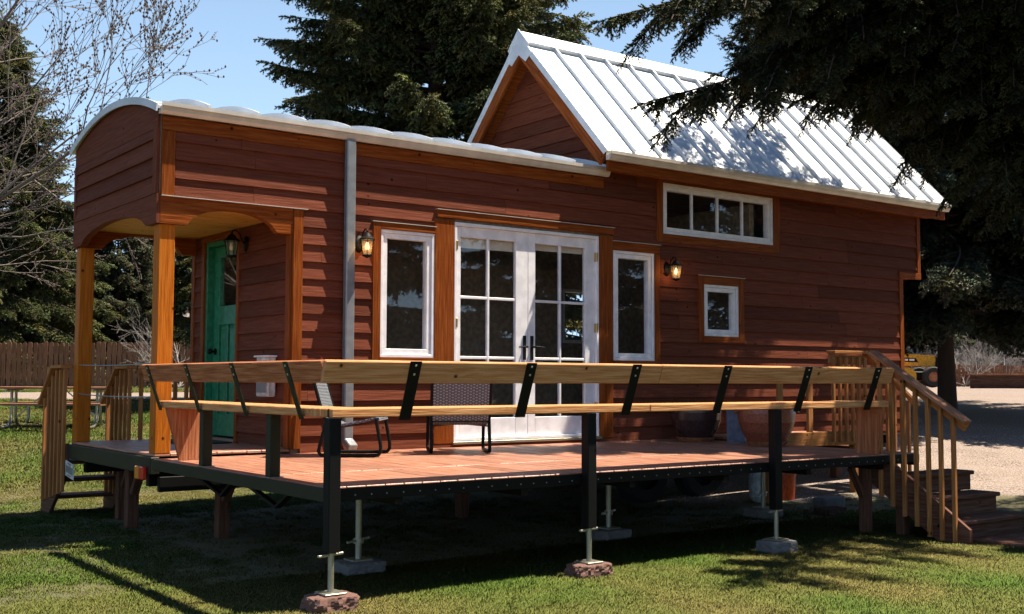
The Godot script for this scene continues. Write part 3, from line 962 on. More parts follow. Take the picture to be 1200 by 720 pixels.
func arc_box(s: SurfaceTool, xa: float, xb: float, a0: float, a1: float, r0: float, r1: float, cy: float) -> void:
	var c := Vector3(0, cy, -1.23)
	var d0 := Vector3(0, cos(a0), sin(a0)); var d1 := Vector3(0, cos(a1), sin(a1))
	var X := Vector3(xa, 0, 0); var Y := Vector3(xb, 0, 0)
	for k in 2:
		var r := r1 if k == 0 else r0
		var q := 1.0 if k == 0 else -1.0
		var A := c + d0 * r + X; var B := c + d0 * r + Y; var C := c + d1 * r + Y; var D := c + d1 * r + X
		var uv := [Vector2(xa, a0 * 3.7), Vector2(xb, a0 * 3.7), Vector2(xb, a1 * 3.7), Vector2(xa, a1 * 3.7)]
		for id in [[0, 1, 2], [0, 2, 3]]:
			var P := [A, B, C, D]
			var N := [d0 * q, d0 * q, d1 * q, d1 * q]
			var o: Array = id.duplicate()
			if (P[o[1]] - P[o[0]]).cross(P[o[2]] - P[o[0]]).dot(d0 * q) > 0.0: o = [o[0], o[2], o[1]]
			for i in o: vtx(s, P[i], N[i], uv[i], Color.WHITE)
	quad(s, c + d0 * r0 + X, c + d0 * r1 + X, c + d1 * r1 + X, c + d1 * r0 + X, Vector3.LEFT, Vector2(a0, 0), Vector2(a0, 0.05), Vector2(a1, 0.05), Vector2(a1, 0))
	quad(s, c + d0 * r0 + Y, c + d0 * r1 + Y, c + d1 * r1 + Y, c + d1 * r0 + Y, Vector3.RIGHT, Vector2(a0, 0), Vector2(a0, 0.05), Vector2(a1, 0.05), Vector2(a1, 0))
	if absf(a0) > absf(a1): quad(s, c + d0 * r0 + X, c + d0 * r1 + X, c + d0 * r1 + Y, c + d0 * r0 + Y, Vector3(0, 0, signf(a0)), Vector2.ZERO, Vector2(0, 0.05), Vector2(0.4, 0.05), Vector2(0.4, 0))
	else: quad(s, c + d1 * r0 + X, c + d1 * r1 + X, c + d1 * r1 + Y, c + d1 * r0 + Y, Vector3(0, 0, signf(a1)), Vector2.ZERO, Vector2(0, 0.05), Vector2(0.4, 0.05), Vector2(0.4, 0))

func rock(s: SurfaceTool, a: Vector3, b: Vector3, rough: float, sd: int) -> void:
	# a cut block with broken faces
	var n := FastNoiseLite.new(); n.seed = sd; n.frequency = 13.0
	var c := (a + b) * 0.5
	var h := (b - a) * 0.5
	var N := 12
	for ax in 3:
		var u := (ax + 1) % 3
		var v := (ax + 2) % 3
		for sg in [-1.0, 1.0]:
			for i in N:
				for j in N:
					var q: Array[Vector3] = []
					for k in [[0, 0], [1, 0], [1, 1], [0, 1]]:
						var p := Vector3.ZERO
						p[ax] = sg; p[u] = (i + k[0]) * 2.0 / N - 1.0; p[v] = (j + k[1]) * 2.0 / N - 1.0
						var rd := pow(pow(absf(p.x), 10) + pow(absf(p.y), 10) + pow(absf(p.z), 10), -0.1)
						var w := p * rd * h
						var dn := p.normalized() * n.get_noise_3dv(w + c) * rough
						if ax == 1 or absf(p.y) > 0.99: dn *= 0.25
						q.append(c + w + dn)
					var nn: Vector3 = (q[1] - q[0]).cross(q[3] - q[0]).normalized() * sg
					quad(s, q[0], q[1], q[2], q[3], nn, Vector2(q[0][u], q[0][v]), Vector2(q[1][u], q[1][v]), Vector2(q[2][u], q[2][v]), Vector2(q[3][u], q[3][v]))

func jack(parent: Node3D, p: Vector3, top: float, from: float) -> void:
	var s := begin()
	tube(s, [p + Vector3(0, from, 0), p + Vector3(0, top, 0)], [0.022], 12)
	bb(s, p + Vector3(-0.075, from - 0.004, -0.075), p + Vector3(0.075, from + 0.008, 0.075), 0.003)
	part("jack_stem", s, M.zinc, parent)

func build_deck() -> void:
	var base := Vector3(3.1, 0, 1.6)
	var D := thing("fold_down_deck", base, "red-brown board deck in a black steel frame along the house wall", "deck")
	var s: SurfaceTool
	for i in 44:
		s = begin()
		var x := -0.012 + i * 0.1434
		bb(s, Vector3(x, 0.732, 0.03), Vector3(x + 0.139, 0.76 + rng.randf() * 0.002, 2.118), 0.004, tone(0.72, 1.2))
		part("deck_board", s, M.deck, D)
		s = begin()
		bb(s, Vector3(x, 0.732, 2.13), Vector3(x + 0.139, 0.76 + rng.randf() * 0.002, 3.200), 0.004, tone(0.66, 1.2))
		part("deck_board", s, M.deck, D)
	s = begin()
	bb(s, Vector3(-0.036, 0.672, 3.203), Vector3(6.326, 0.752, 3.218), 0.003)
	part("front_frame", s, M.black, D)
	s = begin()
	bb(s, Vector3(-0.035, 0.668, 0.06), Vector3(-0.014, 0.757, 3.20), 0.003)
	part("side_frame", s, M.green_steel, D)
	s = begin()
	bb(s, Vector3(6.30, 0.64, 0.06), Vector3(6.325, 0.757, 3.20), 0.003)
	part("side_frame", s, M.black, D)
	s = begin()
	for i in 52: box(s, Transform3D(Basis(Vector3.BACK, 0.6), Vector3(0.05 + i * 0.121 + rng.randf() * 0.02, 0.705, 3.219)), Vector3(0.009, 0.009, 0.006), 0.002)
	var rv := part("rivets", s, M.spout, D); rv.set_meta("kind", "stuff")
	for i in 6:
		s = begin()
		bb(s, Vector3(0.5 + i * 1.05, 0.62, 0.1), Vector3(0.56 + i * 1.05, 0.686, 3.178))
		part("joist", s, M.black, D)
	s = begin()
	bb(s, Vector3(0.0, 0.69, 2.07), Vector3(6.29, 0.728, 2.18))
	part("hinge_bar", s, M.black, D)
	s = begin()
	bb(s, Vector3(1.37, 0.60, 0.005), Vector3(6.29, 0.728, 0.09))
	part("ledger", s, M.black, D)
	for z in [0.75, 1.75]:          # folding struts
		for q in [[0.0, 0.45], [0.9, 0.45]]:
			s = begin()
			bar(s, Vector3(0.10, 0.665, z + q[0] * 0.8), Vector3(0.16, 0.53, z + q[1] * 0.8), 0.045, 0.02)
			part("strut", s, M.black, D)
	# screw jacks under the deck
	for p in [Vector3(0.82, 0, 2.12), Vector3(3.58, 0, 1.82), Vector3(6.05, 0, 1.5)]:
		s = begin()
		tube(s, [p + Vector3(0, 0.10, 0), p + Vector3(0, 0.67, 0)], [0.024], 12)
		bar(s, p + Vector3(-0.12, 0.24, 0.05), p + Vector3(0.12, 0.25, -0.05), 0.016, 0.016)
		lathe(s, [Vector2(0.04, 0.22), Vector2(0.04, 0.26), Vector2(0.0, 0.26)], Transform3D(Basis(), p), 12)
		bb(s, p + Vector3(-0.08, 0.095, -0.08), p + Vector3(0.08, 0.108, 0.08))
		part("screw_jack", s, M.zinc, D)
	for q in [[Vector3(0.82, 0, 2.12), "grey concrete block under the screw jack below the deck's chair corner"], [Vector3(3.58, 0, 1.82), "grey concrete block under the screw jack below the deck's middle"], [Vector3(6.05, 0, 1.5), "grey concrete block under the screw jack below the planters"]]:
		ORG = q[0]
		s = begin()
		rock(s, q[0] + Vector3(-0.17, -0.03, -0.15), q[0] + Vector3(0.17, 0.095, 0.15), 0.02, int(q[0].x * 50))
		tag(part("concrete_block", s, M.grey_stone), q[1], "block", "blocks under the deck jacks")

func build_bench() -> void:
	var B := thing("corner_bench", Vector3(-0.015, 0, 3.27), "L-shaped pale pine bench with leaning back rail on black steel brackets", "bench")
	var s: SurfaceTool
	# seats
	for q in [[2.975, 3.115], [3.125, 3.285]]:
		for x in [[-0.03, 2.72], [2.724, 5.76]]:
			s = begin()
			bb(s, Vector3(x[0], 1.205, q[0]), Vector3(x[1], 1.262, q[1]), 0.006, tone(0.92, 1.08))
			part("seat_board", s, M.lumber, B)
	for q in [[-0.03, 0.125], [0.135, 0.275]]:
		s = begin()
		bb(s, Vector3(q[0], 1.205, 0.14), Vector3(q[1], 1.262, 2.97), 0.006, tone(0.92, 1.08))
		part("seat_board", s, M.lumber, B)
	# back rails, leaning out
	for x in [[-0.15, 2.72], [2.724, 5.66]]:
		s = begin()
		var l := Transform3D(Basis(Vector3.RIGHT, 0.33), Vector3((x[0] + x[1]) / 2, 1.497, 3.388))
		box(s, l, Vector3(x[1] - x[0], 0.146, 0.036), 0.005, tone(0.95, 1.05))
		part("back_rail", s, M.lumber, B)
	s = begin()
	box(s, Transform3D(Basis(Vector3.BACK, 0.33), Vector3(-0.122, 1.497, 1.72)), Vector3(0.036, 0.146, 3.30), 0.005)
	part("back_rail", s, M.lumber_red, B)
	# brackets
	for x in [0.50, 1.45, 2.45, 3.44, 4.44, 5.41]:
		s = begin()
		bar(s, Vector3(x, 1.185, 3.293), Vector3(x, 1.565, 3.436), 0.085, 0.008, Vector3(0, 0.3, 1))
		var b := part("bracket", s, M.black, B)
		s = begin()
		for t in [0.78, 0.93]: box(s, Transform3D(Basis(Vector3.RIGHT, 0.36), Vector3(x, 1.185 + 0.38 * t, 3.298 + 0.143 * t)), Vector3(0.014, 0.014, 0.008), 0.003)
		part("bolt", s, M.bolt, b)
	for z in [0.24, 1.11, 2.0, 2.88]:
		s = begin()
		bar(s, Vector3(-0.038, 1.185, z), Vector3(-0.166, 1.562, z), 0.06, 0.008, Vector3(1, 0.3, 0))
		var b := part("bracket", s, M.green_steel, B)
		s = begin()
		for t in [0.78, 0.93]: box(s, Transform3D(Basis(Vector3.BACK, 0.33), Vector3(-0.043 - 0.128 * t, 1.185 + 0.377 * t, z)), Vector3(0.008, 0.014, 0.014), 0.003)
		part("bolt", s, M.bolt, b)
	# legs
	for x in [-0.012, 2.115, 4.19]:
		s = begin()
		bb(s, Vector3(x - 0.042, 0.36, 3.222), Vector3(x + 0.042, 1.204, 3.306), 0.006)
		var l := part("leg", s, M.black, B)
		s = begin()
		tube(s, [Vector3(x, 0.115, 3.264), Vector3(x, 0.36, 3.264)], [0.020], 12)
		bar(s, Vector3(x - 0.10, 0.345, 3.28), Vector3(x + 0.09, 0.35, 3.25), 0.022, 0.016, Vector3.UP, 0.003)
		bb(s, Vector3(x - 0.075, 0.105, 3.19), Vector3(x + 0.075, 0.117, 3.34), 0.003)
		part("screw_jack", s, M.zinc, l)
	for z in [1.07, 2.3]:
		s = begin()
		bb(s, Vector3(-0.008, 0.766, z - 0.04), Vector3(0.072, 1.204, z + 0.04), 0.005)
		var l := part("leg", s, M.green_steel, B)
		s = begin()
		bb(s, Vector3(-0.02, 0.761, z - 0.06), Vector3(0.09, 0.767, z + 0.06))
		part("base_plate", s, M.zinc, l)
	s = begin()
	prism(s, PackedVector2Array([Vector2(-0.025, 1.204), Vector2(0.27, 1.204), Vector2(0.27, 0.763), Vector2(0.10, 0.763)]), Transform3D(Basis(), Vector3(0, 0, 0.32)), 0.038, Color.WHITE, true)
	part("end_panel", s, M.lumber_red, B)
	s = begin()
	prism(s, PackedVector2Array([Vector2(2.975, 1.204), Vector2(3.28, 1.204), Vector2(3.20, 0.763), Vector2(2.975, 0.763)]), Transform3D(WX, Vector3(5.70, 0, 0)), 0.038, Color.WHITE, true)
	part("end_panel", s, M.lumber_red, B)
	# stones under the bench legs
	var k := 0
	for q in [[-0.012, M.red_stone, "rough red stone block under the bench's corner leg"], [2.115, M.red_stone, "rough red stone block under the bench's middle front leg"], [4.19, M.grey_stone, "pale grey concrete block under the bench leg nearest the steps"]]:
		var c := Vector3(q[0], 0, 3.264)
		ORG = c
		s = begin()
		rock(s, c + Vector3(-0.155, -0.03, -0.11), c + Vector3(0.155, 0.103, 0.11), 0.035 if k < 2 else 0.015, 60 + k)
		tag(part("stone_block" if k < 2 else "concrete_block", s, q[1]), q[2], "block", "blocks under the bench legs")
		k += 1

func build_stairs() -> void:
	# steps down to the lawn at the end of the deck
	var S := thing("deck_steps", Vector3(6.45, 0, 3.6), "dark brown timber steps from the deck with one cedar handrail", "steps")
	var s: SurfaceTool
	for q in [[0.565, 3.03, 3.33], [0.375, 3.29, 3.60], [0.19, 3.55, 3.87]]:
		s = begin()
		bb(s, Vector3(5.90, q[0] - 0.04, q[1]), Vector3(7.08, q[0], q[2]), 0.008, tone(0.9, 1.1))
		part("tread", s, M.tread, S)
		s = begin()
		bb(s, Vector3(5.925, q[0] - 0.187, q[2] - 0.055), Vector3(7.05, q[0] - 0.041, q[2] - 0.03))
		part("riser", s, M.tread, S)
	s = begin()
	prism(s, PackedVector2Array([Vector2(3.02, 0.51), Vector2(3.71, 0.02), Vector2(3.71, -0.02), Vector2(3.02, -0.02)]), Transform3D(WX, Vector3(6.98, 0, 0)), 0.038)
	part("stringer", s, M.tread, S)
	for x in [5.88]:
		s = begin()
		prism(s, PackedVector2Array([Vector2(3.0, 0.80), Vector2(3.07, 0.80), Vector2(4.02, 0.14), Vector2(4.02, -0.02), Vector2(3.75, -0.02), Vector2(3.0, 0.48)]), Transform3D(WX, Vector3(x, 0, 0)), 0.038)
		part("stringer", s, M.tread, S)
	for i in 7:
		var z := 3.13 + i * 0.127
		var yt := 1.66 - (z - 3.09) * 0.677
		var yb: float = max(0.02, 0.40 - (z - 3.06) * 0.62)
		s = begin()
		bb(s, Vector3(5.822, yb, z - 0.018), Vector3(5.858, yt, z + 0.018), 0.003, tone(0.85, 1.1))
		part("baluster", s, M.rail, S)
	s = begin()
	bar(s, Vector3(5.84, 1.725, 3.06), Vector3(5.84, 1.085, 4.03), 0.12, 0.036, Vector3.UP, 0.005)
	part("handrail", s, M.fence, S)
	s = begin()
	bar(s, Vector3(5.88, 1.66, 3.08), Vector3(5.88, 1.04, 4.0), 0.038, 0.088, Vector3.UP, 0.004)
	part("rail_board", s, M.rail, S)
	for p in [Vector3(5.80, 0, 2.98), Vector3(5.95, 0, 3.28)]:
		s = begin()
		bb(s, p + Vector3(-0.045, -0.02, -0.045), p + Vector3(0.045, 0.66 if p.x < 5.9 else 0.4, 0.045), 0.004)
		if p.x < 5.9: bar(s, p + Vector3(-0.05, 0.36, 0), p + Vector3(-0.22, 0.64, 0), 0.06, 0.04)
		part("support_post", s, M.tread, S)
	ORG = Vector3(6.6, 0, 4.2)
	s = begin()
	bb(s, Vector3(6.05, -0.03, 3.90), Vector3(7.2, 0.04, 4.45), 0.01)
	tag(part("paving_slab", s, M.tread), "flat brown slab at the foot of the deck steps", "slab")
	# side landing beyond the deck with its own railing
	var L := thing("side_landing", Vector3(7.9, 0, 0.45), "cedar landing with railing beyond the flower pots, against the house", "landing")
	for i in 5:
		s = begin()
		bb(s, Vector3(6.36, 0.775, 0.08 + i * 0.145), Vector3(8.75, 0.80, 0.08 + i * 0.145 + 0.14), 0.003, tone())
		part("landing_board", s, M.deck, L)
	s = begin()
	bb(s, Vector3(6.9, 0.66, 0.806), Vector3(8.78, 0.83, 0.842), 0.004)
	part("rim_board", s, M.rail, L)
	for x in [7.18, 7.72]:
		s = begin()
		bb(s, Vector3(x - 0.042, 0.80, 0.765), Vector3(x + 0.042, 1.50, 0.805), 0.004)
		part("post", s, M.rail, L)
	for i in 6:
		s = begin()
		var x := 8.08 + i * 0.125
		bb(s, Vector3(x - 0.019, 0.70, 0.843), Vector3(x + 0.019, 1.74, 0.881), 0.003, tone(0.85, 1.1))
		part("baluster", s, M.rail, L)
	for i in 6:
		s = begin()
		var x := 8.86 + i * 0.15
		bb(s, Vector3(x - 0.019, max(0.1, 0.55 - i * 0.1), 0.843), Vector3(x + 0.019, 1.74 - (x - 8.7) * 0.6, 0.881), 0.003, tone(0.85, 1.1))
		part("baluster", s, M.rail, L)
	s = begin()
	bar(s, Vector3(8.05, 1.80, 0.85), Vector3(8.72, 1.80, 0.85), 0.13, 0.036, Vector3.UP, 0.004)
	bar(s, Vector3(8.72, 1.80, 0.85), Vector3(9.82, 1.13, 0.85), 0.09, 0.036, Vector3.UP, 0.004)
	part("handrail", s, M.rail, L)
	s = begin()
	bb(s, Vector3(8.05, 1.66, 0.805), Vector3(8.72, 1.76, 0.842), 0.004)
	part("rail_board", s, M.rail, L)
	for q in [[0.62, 8.80, 9.10], [0.45, 9.06, 9.36], [0.28, 9.32, 9.62]]:
		s = begin()
		bb(s, Vector3(q[1], q[0] - 0.04, 0.1), Vector3(q[2], q[0], 0.80), 0.006)
		part("tread", s, M.tread, L)
	for p in [Vector3(7.0, 0, 0.76), Vector3(8.6, 0, 0.76), Vector3(9.45, 0, 0.76)]:
		s = begin()
		bb(s, p + Vector3(-0.045, -0.02, -0.045), p + Vector3(0.045, 0.66 if p.x < 9.0 else 0.24, 0.04), 0.004)
		part("support_post", s, M.rail, L)
	# steps behind the porch
	var K := thing("porch_steps", Vector3(0.32, 0, -2.9), "cedar steps and railings going down behind the porch", "steps")
	for q in [[0.60, -2.50], [0.40, -2.76], [0.20, -3.02]]:
		s = begin()
		bb(s, Vector3(0.03, q[0] - 0.04, q[1] - 0.28), Vector3(0.62, q[0], q[1]), 0.006)
		part("tread", s, M.tread, K)
	for x in [-0.03, 0.64]:
		s = begin()
		prism(s, PackedVector2Array([Vector2(-2.48, 0.78), Vector2(-2.48, 0.45), Vector2(-3.1, -0.02), Vector2(-3.36, -0.02), Vector2(-3.36, 0.14)]), Transform3D(WX, Vector3(x, 0, 0)), 0.038)
		part("stringer", s, M.tread, K)
		for i in 6:
			var z := -2.50 - i * 0.145
			s = begin()
			var yt: float = 1.54 if z > -2.86 else 1.54 + (z + 2.86) * 0.82
			bb(s, Vector3(x - 0.055, 0.28 + (z + 2.5) * 0.2, z - 0.019), Vector3(x - 0.021, yt, z + 0.019), 0.003, tone(0.85, 1.1))
			part("baluster", s, M.rail, K)
		s = begin()
		bar(s, Vector3(x - 0.03, 1.57, -2.47), Vector3(x - 0.03, 1.57, -2.86), 0.12, 0.036, Vector3.UP, 0.004)
		bar(s, Vector3(x - 0.03, 1.57, -2.86), Vector3(x - 0.03, 1.17, -3.34), 0.12, 0.036, Vector3.UP, 0.004)
		part("handrail", s, M.rail, K)
	for i in 5:
		s = begin()
		var x := 0.72 + i * 0.125
		bb(s, Vector3(x - 0.019, 0.70, -2.505), Vector3(x + 0.019, 1.50, -2.467), 0.003, tone(0.85, 1.1))
		part("baluster", s, M.rail, K)
	s = begin()
	bb(s, Vector3(0.66, 1.50, -2.53), Vector3(1.29, 1.536, -2.44), 0.004)
	part("handrail", s, M.rail, K)

func wall_lamp(at: Vector3, xf: Basis, lit: bool, label: String) -> void:
	var L := thing("wall_lamp", at, label, "lamp", "lantern wall lamps")
	L.basis = xf
	ORG = Vector3.ZERO
	var s := begin()
	lathe(s, [Vector2(0, 0.022), Vector2(0.03, 0.02), Vector2(0.045, 0.012), Vector2(0.05, 0)], Transform3D(Basis(Vector3.RIGHT, PI / 2).scaled(Vector3(1, 1.7, 1)), Vector3.ZERO), 20)
	part("back_plate", s, M.black, L)
	s = begin()
	tube(s, [Vector3(0, 0.0, 0.015), Vector3(0, 0.03, 0.045), Vector3(0, 0.10, 0.07), Vector3(0, 0.135, 0.115), Vector3(0, 0.12, 0.15), Vector3(0, 0.095, 0.155)], [0.009, 0.008, 0.007, 0.007, 0.007, 0.008], 8)
	part("arm", s, M.black, L)
	var c := Transform3D(Basis(), Vector3(0, 0, 0.155))
	s = begin()
	lathe(s, [Vector2(0, 0.115), Vector2(0.012, 0.11), Vector2(0.012, 0.095), Vector2(0.03, 0.085), Vector2(0.05, 0.055), Vector2(0.085, 0.03), Vector2(0.085, 0.02), Vector2(0, 0.024)], c, 6)
	part("cap", s, M.black, L)
	s = begin()
	for i in 6:
		var a := TAU * i / 6.0
		tube(s, [c * Vector3(cos(a) * 0.068, 0.022, sin(a) * 0.068), c * Vector3(cos(a) * 0.046, -0.125, sin(a) * 0.046)], [0.004], 4)
	lathe(s, [Vector2(0, -0.122), Vector2(0.052, -0.122), Vector2(0.052, -0.135), Vector2(0.03, -0.14), Vector2(0, -0.155)], c, 6)
	part("cage", s, M.black, L)
	s = begin()
	lathe(s, [Vector2(0.044, -0.12), Vector2(0.064, 0.02)], c, 6)
	part("glass", s, M.lamp_glass, L)
	s = begin()
	lathe(s, [Vector2(0, -0.075), Vector2(0.016, -0.068), Vector2(0.022, -0.045), Vector2(0.016, -0.02), Vector2(0.008, 0.0), Vector2(0, 0.005)], c, 12)
	part("bulb", s, M.bulb if lit else M.bulb_off, L)
	if lit:
		var o := OmniLight3D.new()
		o.name = "light"
		o.light_color = Color(1.0, 0.76, 0.45); o.light_energy = 0.016; o.light_size = 0.02; o.omni_range = 8.0; o.omni_attenuation = 2.0
		o.shadow_enabled = true
		o.position = Vector3(0, -0.045, 0.155)
		L.add_child(o)

func chair() -> Node3D:
	var C := Node3D.new()
	ORG = Vector3.ZERO
	var prof := [Vector2(-0.27, 0.315), Vector2(-0.265, 0.345), Vector2(-0.22, 0.352), Vector2(-0.05, 0.31), Vector2(0.12, 0.28), Vector2(0.19, 0.31), Vector2(0.235, 0.40), Vector2(0.29, 0.59), Vector2(0.345, 0.79), Vector2(0.355, 0.825)]
	var s := begin()
	var run := 0.0
	for i in prof.size() - 1:
		var a: Vector2 = prof[i]; var b: Vector2 = prof[i + 1]
		var l := a.distance_to(b)
		var e := (b - a).normalized()
		var n := Vector3(0, e.x, -e.y)
		for o in [0.0, -0.022]:
			var P := [Vector3(-0.26, a.y, a.x) + n * o, Vector3(0.26, a.y, a.x) + n * o, Vector3(0.26, b.y, b.x) + n * o, Vector3(-0.26, b.y, b.x) + n * o]
			quad(s, P[0], P[1], P[2], P[3], n if o == 0.0 else -n, Vector2(0, run), Vector2(0.52, run), Vector2(0.52, run + l), Vector2(0, run + l))
		for x in [-0.26, 0.26]:
			quad(s, Vector3(x, a.y, a.x), Vector3(x, b.y, b.x), Vector3(x, b.y, b.x) - n * 0.022, Vector3(x, a.y, a.x) - n * 0.022, Vector3(signf(x), 0, 0), Vector2(0, 0), Vector2(l, 0), Vector2(l, 0.02), Vector2(0, 0.02))
		run += l
	var seat := part("woven_shell", s, M.wicker, C)
	seat.name = "woven_shell"
	for x in [-0.27, 0.27]:
		s = begin()
		var pts: Array = []
		for p in [[0.335, -0.245], [0.29, -0.25], [0.10, -0.285], [0.045, -0.285], [0.018, -0.265], [0.014, -0.22], [0.014, 0.20], [0.018, 0.245], [0.045, 0.265], [0.10, 0.255], [0.31, 0.20], [0.42, 0.245], [0.84, 0.365]]: pts.append(Vector3(x, p[0], p[1]))
		tube(s, pts, [0.016], 8)
		part("side_frame", s, M.black, C)
	s = begin()
	tube(s, [Vector3(-0.26, 0.29, -0.2), Vector3(0.26, 0.25, 0.16)], [0.009], 6); tube(s, [Vector3(0.26, 0.29, -0.2), Vector3(-0.26, 0.25, 0.16)], [0.009], 6)
	tube(s, [Vector3(-0.27, 0.84, 0.362), Vector3(0.27, 0.84, 0.362)], [0.012], 6)
	tube(s, [Vector3(-0.27, 0.32, -0.25), Vector3(0.27, 0.32, -0.25)], [0.012], 6)
	part("cross_brace", s, M.tread, C)
	return C

func build_small_things() -> void:
	wall_lamp(Vector3(1.96, 2.76, 0.026), Basis(), true, "lit black lantern on the wall beside the downspout")
	wall_lamp(Vector3(6.09, 2.76, 0.026), Basis(), true, "lit black lantern on the wall between the two narrow windows and the small square one")
	wall_lamp(Vector3(1.254, 2.80, -1.03), Basis(Vector3.UP, -PI / 2), false, "unlit black lantern beside the green porch door")
	var c := chair()
	c.name = "wicker_chair"; add_child(c)
	c.position = Vector3(1.62, 0.765, 0.58); c.rotation.y = -2.25
	tag(c, "grey woven chair turned side-on, between the porch corner and the downspout", "chair", "grey woven chairs on the deck")
	var c2 := c.duplicate()
	c2.name = "wicker_chair_001"; add_child(c2)
	c2.position = Vector3(2.66, 0.765, 0.72); c2.rotation.y = -0.50
	c2.set_meta("label", "grey woven chair facing the white french doors, back to the bench")
	var s: SurfaceTool
	for q in [[Vector3(6.02, 0.762, 0.55), M.glaze, "dark brown glazed flower pot on a saucer by the wall", "flower_pot", 0.96], [Vector3(5.98, 0.762, 1.62), M.terracotta, "terracotta red flower pot with small handles, nearer the bench", "flower_pot", 1.0]]:
		var P := thing(q[3], q[0], q[2], "flower pot", "flower pots at the end of the deck")
		var k: float = q[4]
		s = begin()
		lathe(s, [Vector2(0, 0.03), Vector2(0.17, 0.03), Vector2(0.20, 0.05), Vector2(0.255, 0.14), Vector2(0.295, 0.25), Vector2(0.305, 0.34), Vector2(0.30, 0.385), Vector2(0.32, 0.395), Vector2(0.325, 0.415), Vector2(0.315, 0.425), Vector2(0.285, 0.42), Vector2(0.28, 0.36), Vector2(0, 0.355)].map(func(v): return v * k), Transform3D(Basis(), q[0]), 40)
		part("pot", s, q[1], P)
		s = begin()
		lathe(s, [Vector2(0, 0.001), Vector2(0.19, 0.001), Vector2(0.235, 0.045), Vector2(0.225, 0.048), Vector2(0.18, 0.02), Vector2(0, 0.02)].map(func(v): return v * k), Transform3D(Basis(), q[0]), 32)
		part("saucer", s, M.saucer, P)
		s = begin()
		lathe(s, [Vector2(0.278, 0.365), Vector2(0.15, 0.38), Vector2(0, 0.378)].map(func(v): return v * k), Transform3D(Basis(), q[0]), 24)
		part("soil", s, M.soil, P)
		if k > 0.99:
			for sg in [-1.0, 1.0]:
				s = begin()
				var o: Vector3 = q[0] + RGT * 0.30 * sg
				tube(s, [o + Vector3(0, 0.37, 0) - FWD * 0.05, o + RGT * 0.03 * sg + Vector3(0, 0.35, 0) - FWD * 0.03, o + RGT * 0.035 * sg + Vector3(0, 0.345, 0) + FWD * 0.03, o + Vector3(0, 0.37, 0) + FWD * 0.05], [0.012], 8)
				part("handle", s, M.terracotta, P)
	var so := Vector3(6.17, 0.762, 1.05)
	var T := thing("square_planter", so, "slate blue square planter between the two flower pots", "planter")
	s = begin()
	prism(s, PackedVector2Array([Vector2(-0.10, 0), Vector2(0.10, 0), Vector2(0.125, 0.36), Vector2(-0.125, 0.36)]), Transform3D(Basis(Vector3.UP, 0.5), so), 0.2)
	part("tub", s, M.slate, T)
	s = begin()
	box(s, Transform3D(Basis(Vector3.UP, 0.5), so + Vector3(0, 0.365, 0)), Vector3(0.27, 0.02, 0.22), 0.004)
	part("rim", s, M.slate, T)
	# meter box on the porch wall
	var mb := Vector3(1.23, 1.45, -0.42)
	var E := thing("meter_box", mb, "white electrical box on the porch wall behind the bench", "electrical box")
	s = begin()
	bb(s, Vector3(1.17, 1.28, -0.55), Vector3(1.252, 1.66, -0.28), 0.01)
	part("case", s, M.plastic, E)
	s = begin()
	bb(s, Vector3(1.162, 1.32, -0.52), Vector3(1.17, 1.50, -0.31), 0.003)
	part("cover", s, M.mesh_grey, E)
	s = begin()
	bb(s, Vector3(1.15, 1.655, -0.57), Vector3(1.253, 1.672, -0.26), 0.003)
	part("lid", s, M.white, E)
	ORG = Vector3(0.95, 0.80, -1.6)
	s = begin()
	bb(s, Vector3(0.70, 0.802, -2.05), Vector3(1.22, 0.814, -1.2), 0.004)
	tag(part("door_mat", s, M.rubber), "black door mat on the porch floor before the green door", "mat")
	# under the far end of the deck
	var bk := Vector3(7.42, 0, 0.62)
	var O := thing("bucket", bk, "orange plastic bucket on the ground under the landing", "bucket")
	s = begin()
	lathe(s, [Vector2(0, 0.005), Vector2(0.13, 0.005), Vector2(0.152, 0.33), Vector2(0.16, 0.335), Vector2(0.16, 0.36), Vector2(0.146, 0.365), Vector2(0.12, 0.02), Vector2(0, 0.02)], Transform3D(Basis(), bk), 28)
	part("tub", s, M.orange, O)
	s = begin()
	lathe(s, [Vector2(0.164, 0.352), Vector2(0.168, 0.385), Vector2(0.15, 0.392), Vector2(0, 0.392)], Transform3D(Basis(), bk), 28)
	part("lid", s, M.plastic, O)
	var tk := Vector3(7.02, 0, 0.62)
	var A := thing("propane_tank", tk, "white gas tank with a black hose beside the orange bucket", "tank")
	s = begin()
	lathe(s, [Vector2(0, 0.0), Vector2(0.10, 0.0), Vector2(0.10, 0.04), Vector2(0.135, 0.09), Vector2(0.14, 0.32), Vector2(0.12, 0.39), Vector2(0.05, 0.43), Vector2(0, 0.435)], Transform3D(Basis(), tk), 28)
	part("bottle", s, M.plastic, A)
	s = begin()
	lathe(s, [Vector2(0.07, 0.42), Vector2(0.085, 0.50), Vector2(0.08, 0.50), Vector2(0.065, 0.42)], Transform3D(Basis(), tk), 20)
	part("collar", s, M.plastic, A)
	s = begin()
	tube(s, [tk + Vector3(0.02, 0.44, 0), tk + Vector3(0.09, 0.46, 0.08), tk + Vector3(0.15, 0.36, 0.10), tk + Vector3(0.16, 0.16, 0.09), tk + Vector3(0.10, 0.03, 0.12), tk + Vector3(-0.05, 0.02, 0.20)], [0.013], 8)
	part("hose", s, M.rubber, A)
	for q in [[Vector3(7.0, 0, 1.62), 0.5, "grey concrete block tipped up on the dirt by the steps"], [Vector3(6.82, 0, 1.78), 0.15, "broken dark block lying on the dirt before the tipped block"]]:
		ORG = q[0]
		s = begin()
		rock(s, q[0] + Vector3(-0.17, -0.02, -0.10), q[0] + Vector3(0.17, 0.17 if q[1] > 0.3 else 0.08, 0.10), 0.015, int(q[0].x * 99))
		tag(part("concrete_block", s, M.grey_stone if q[1] > 0.3 else M.old), q[2], "block")

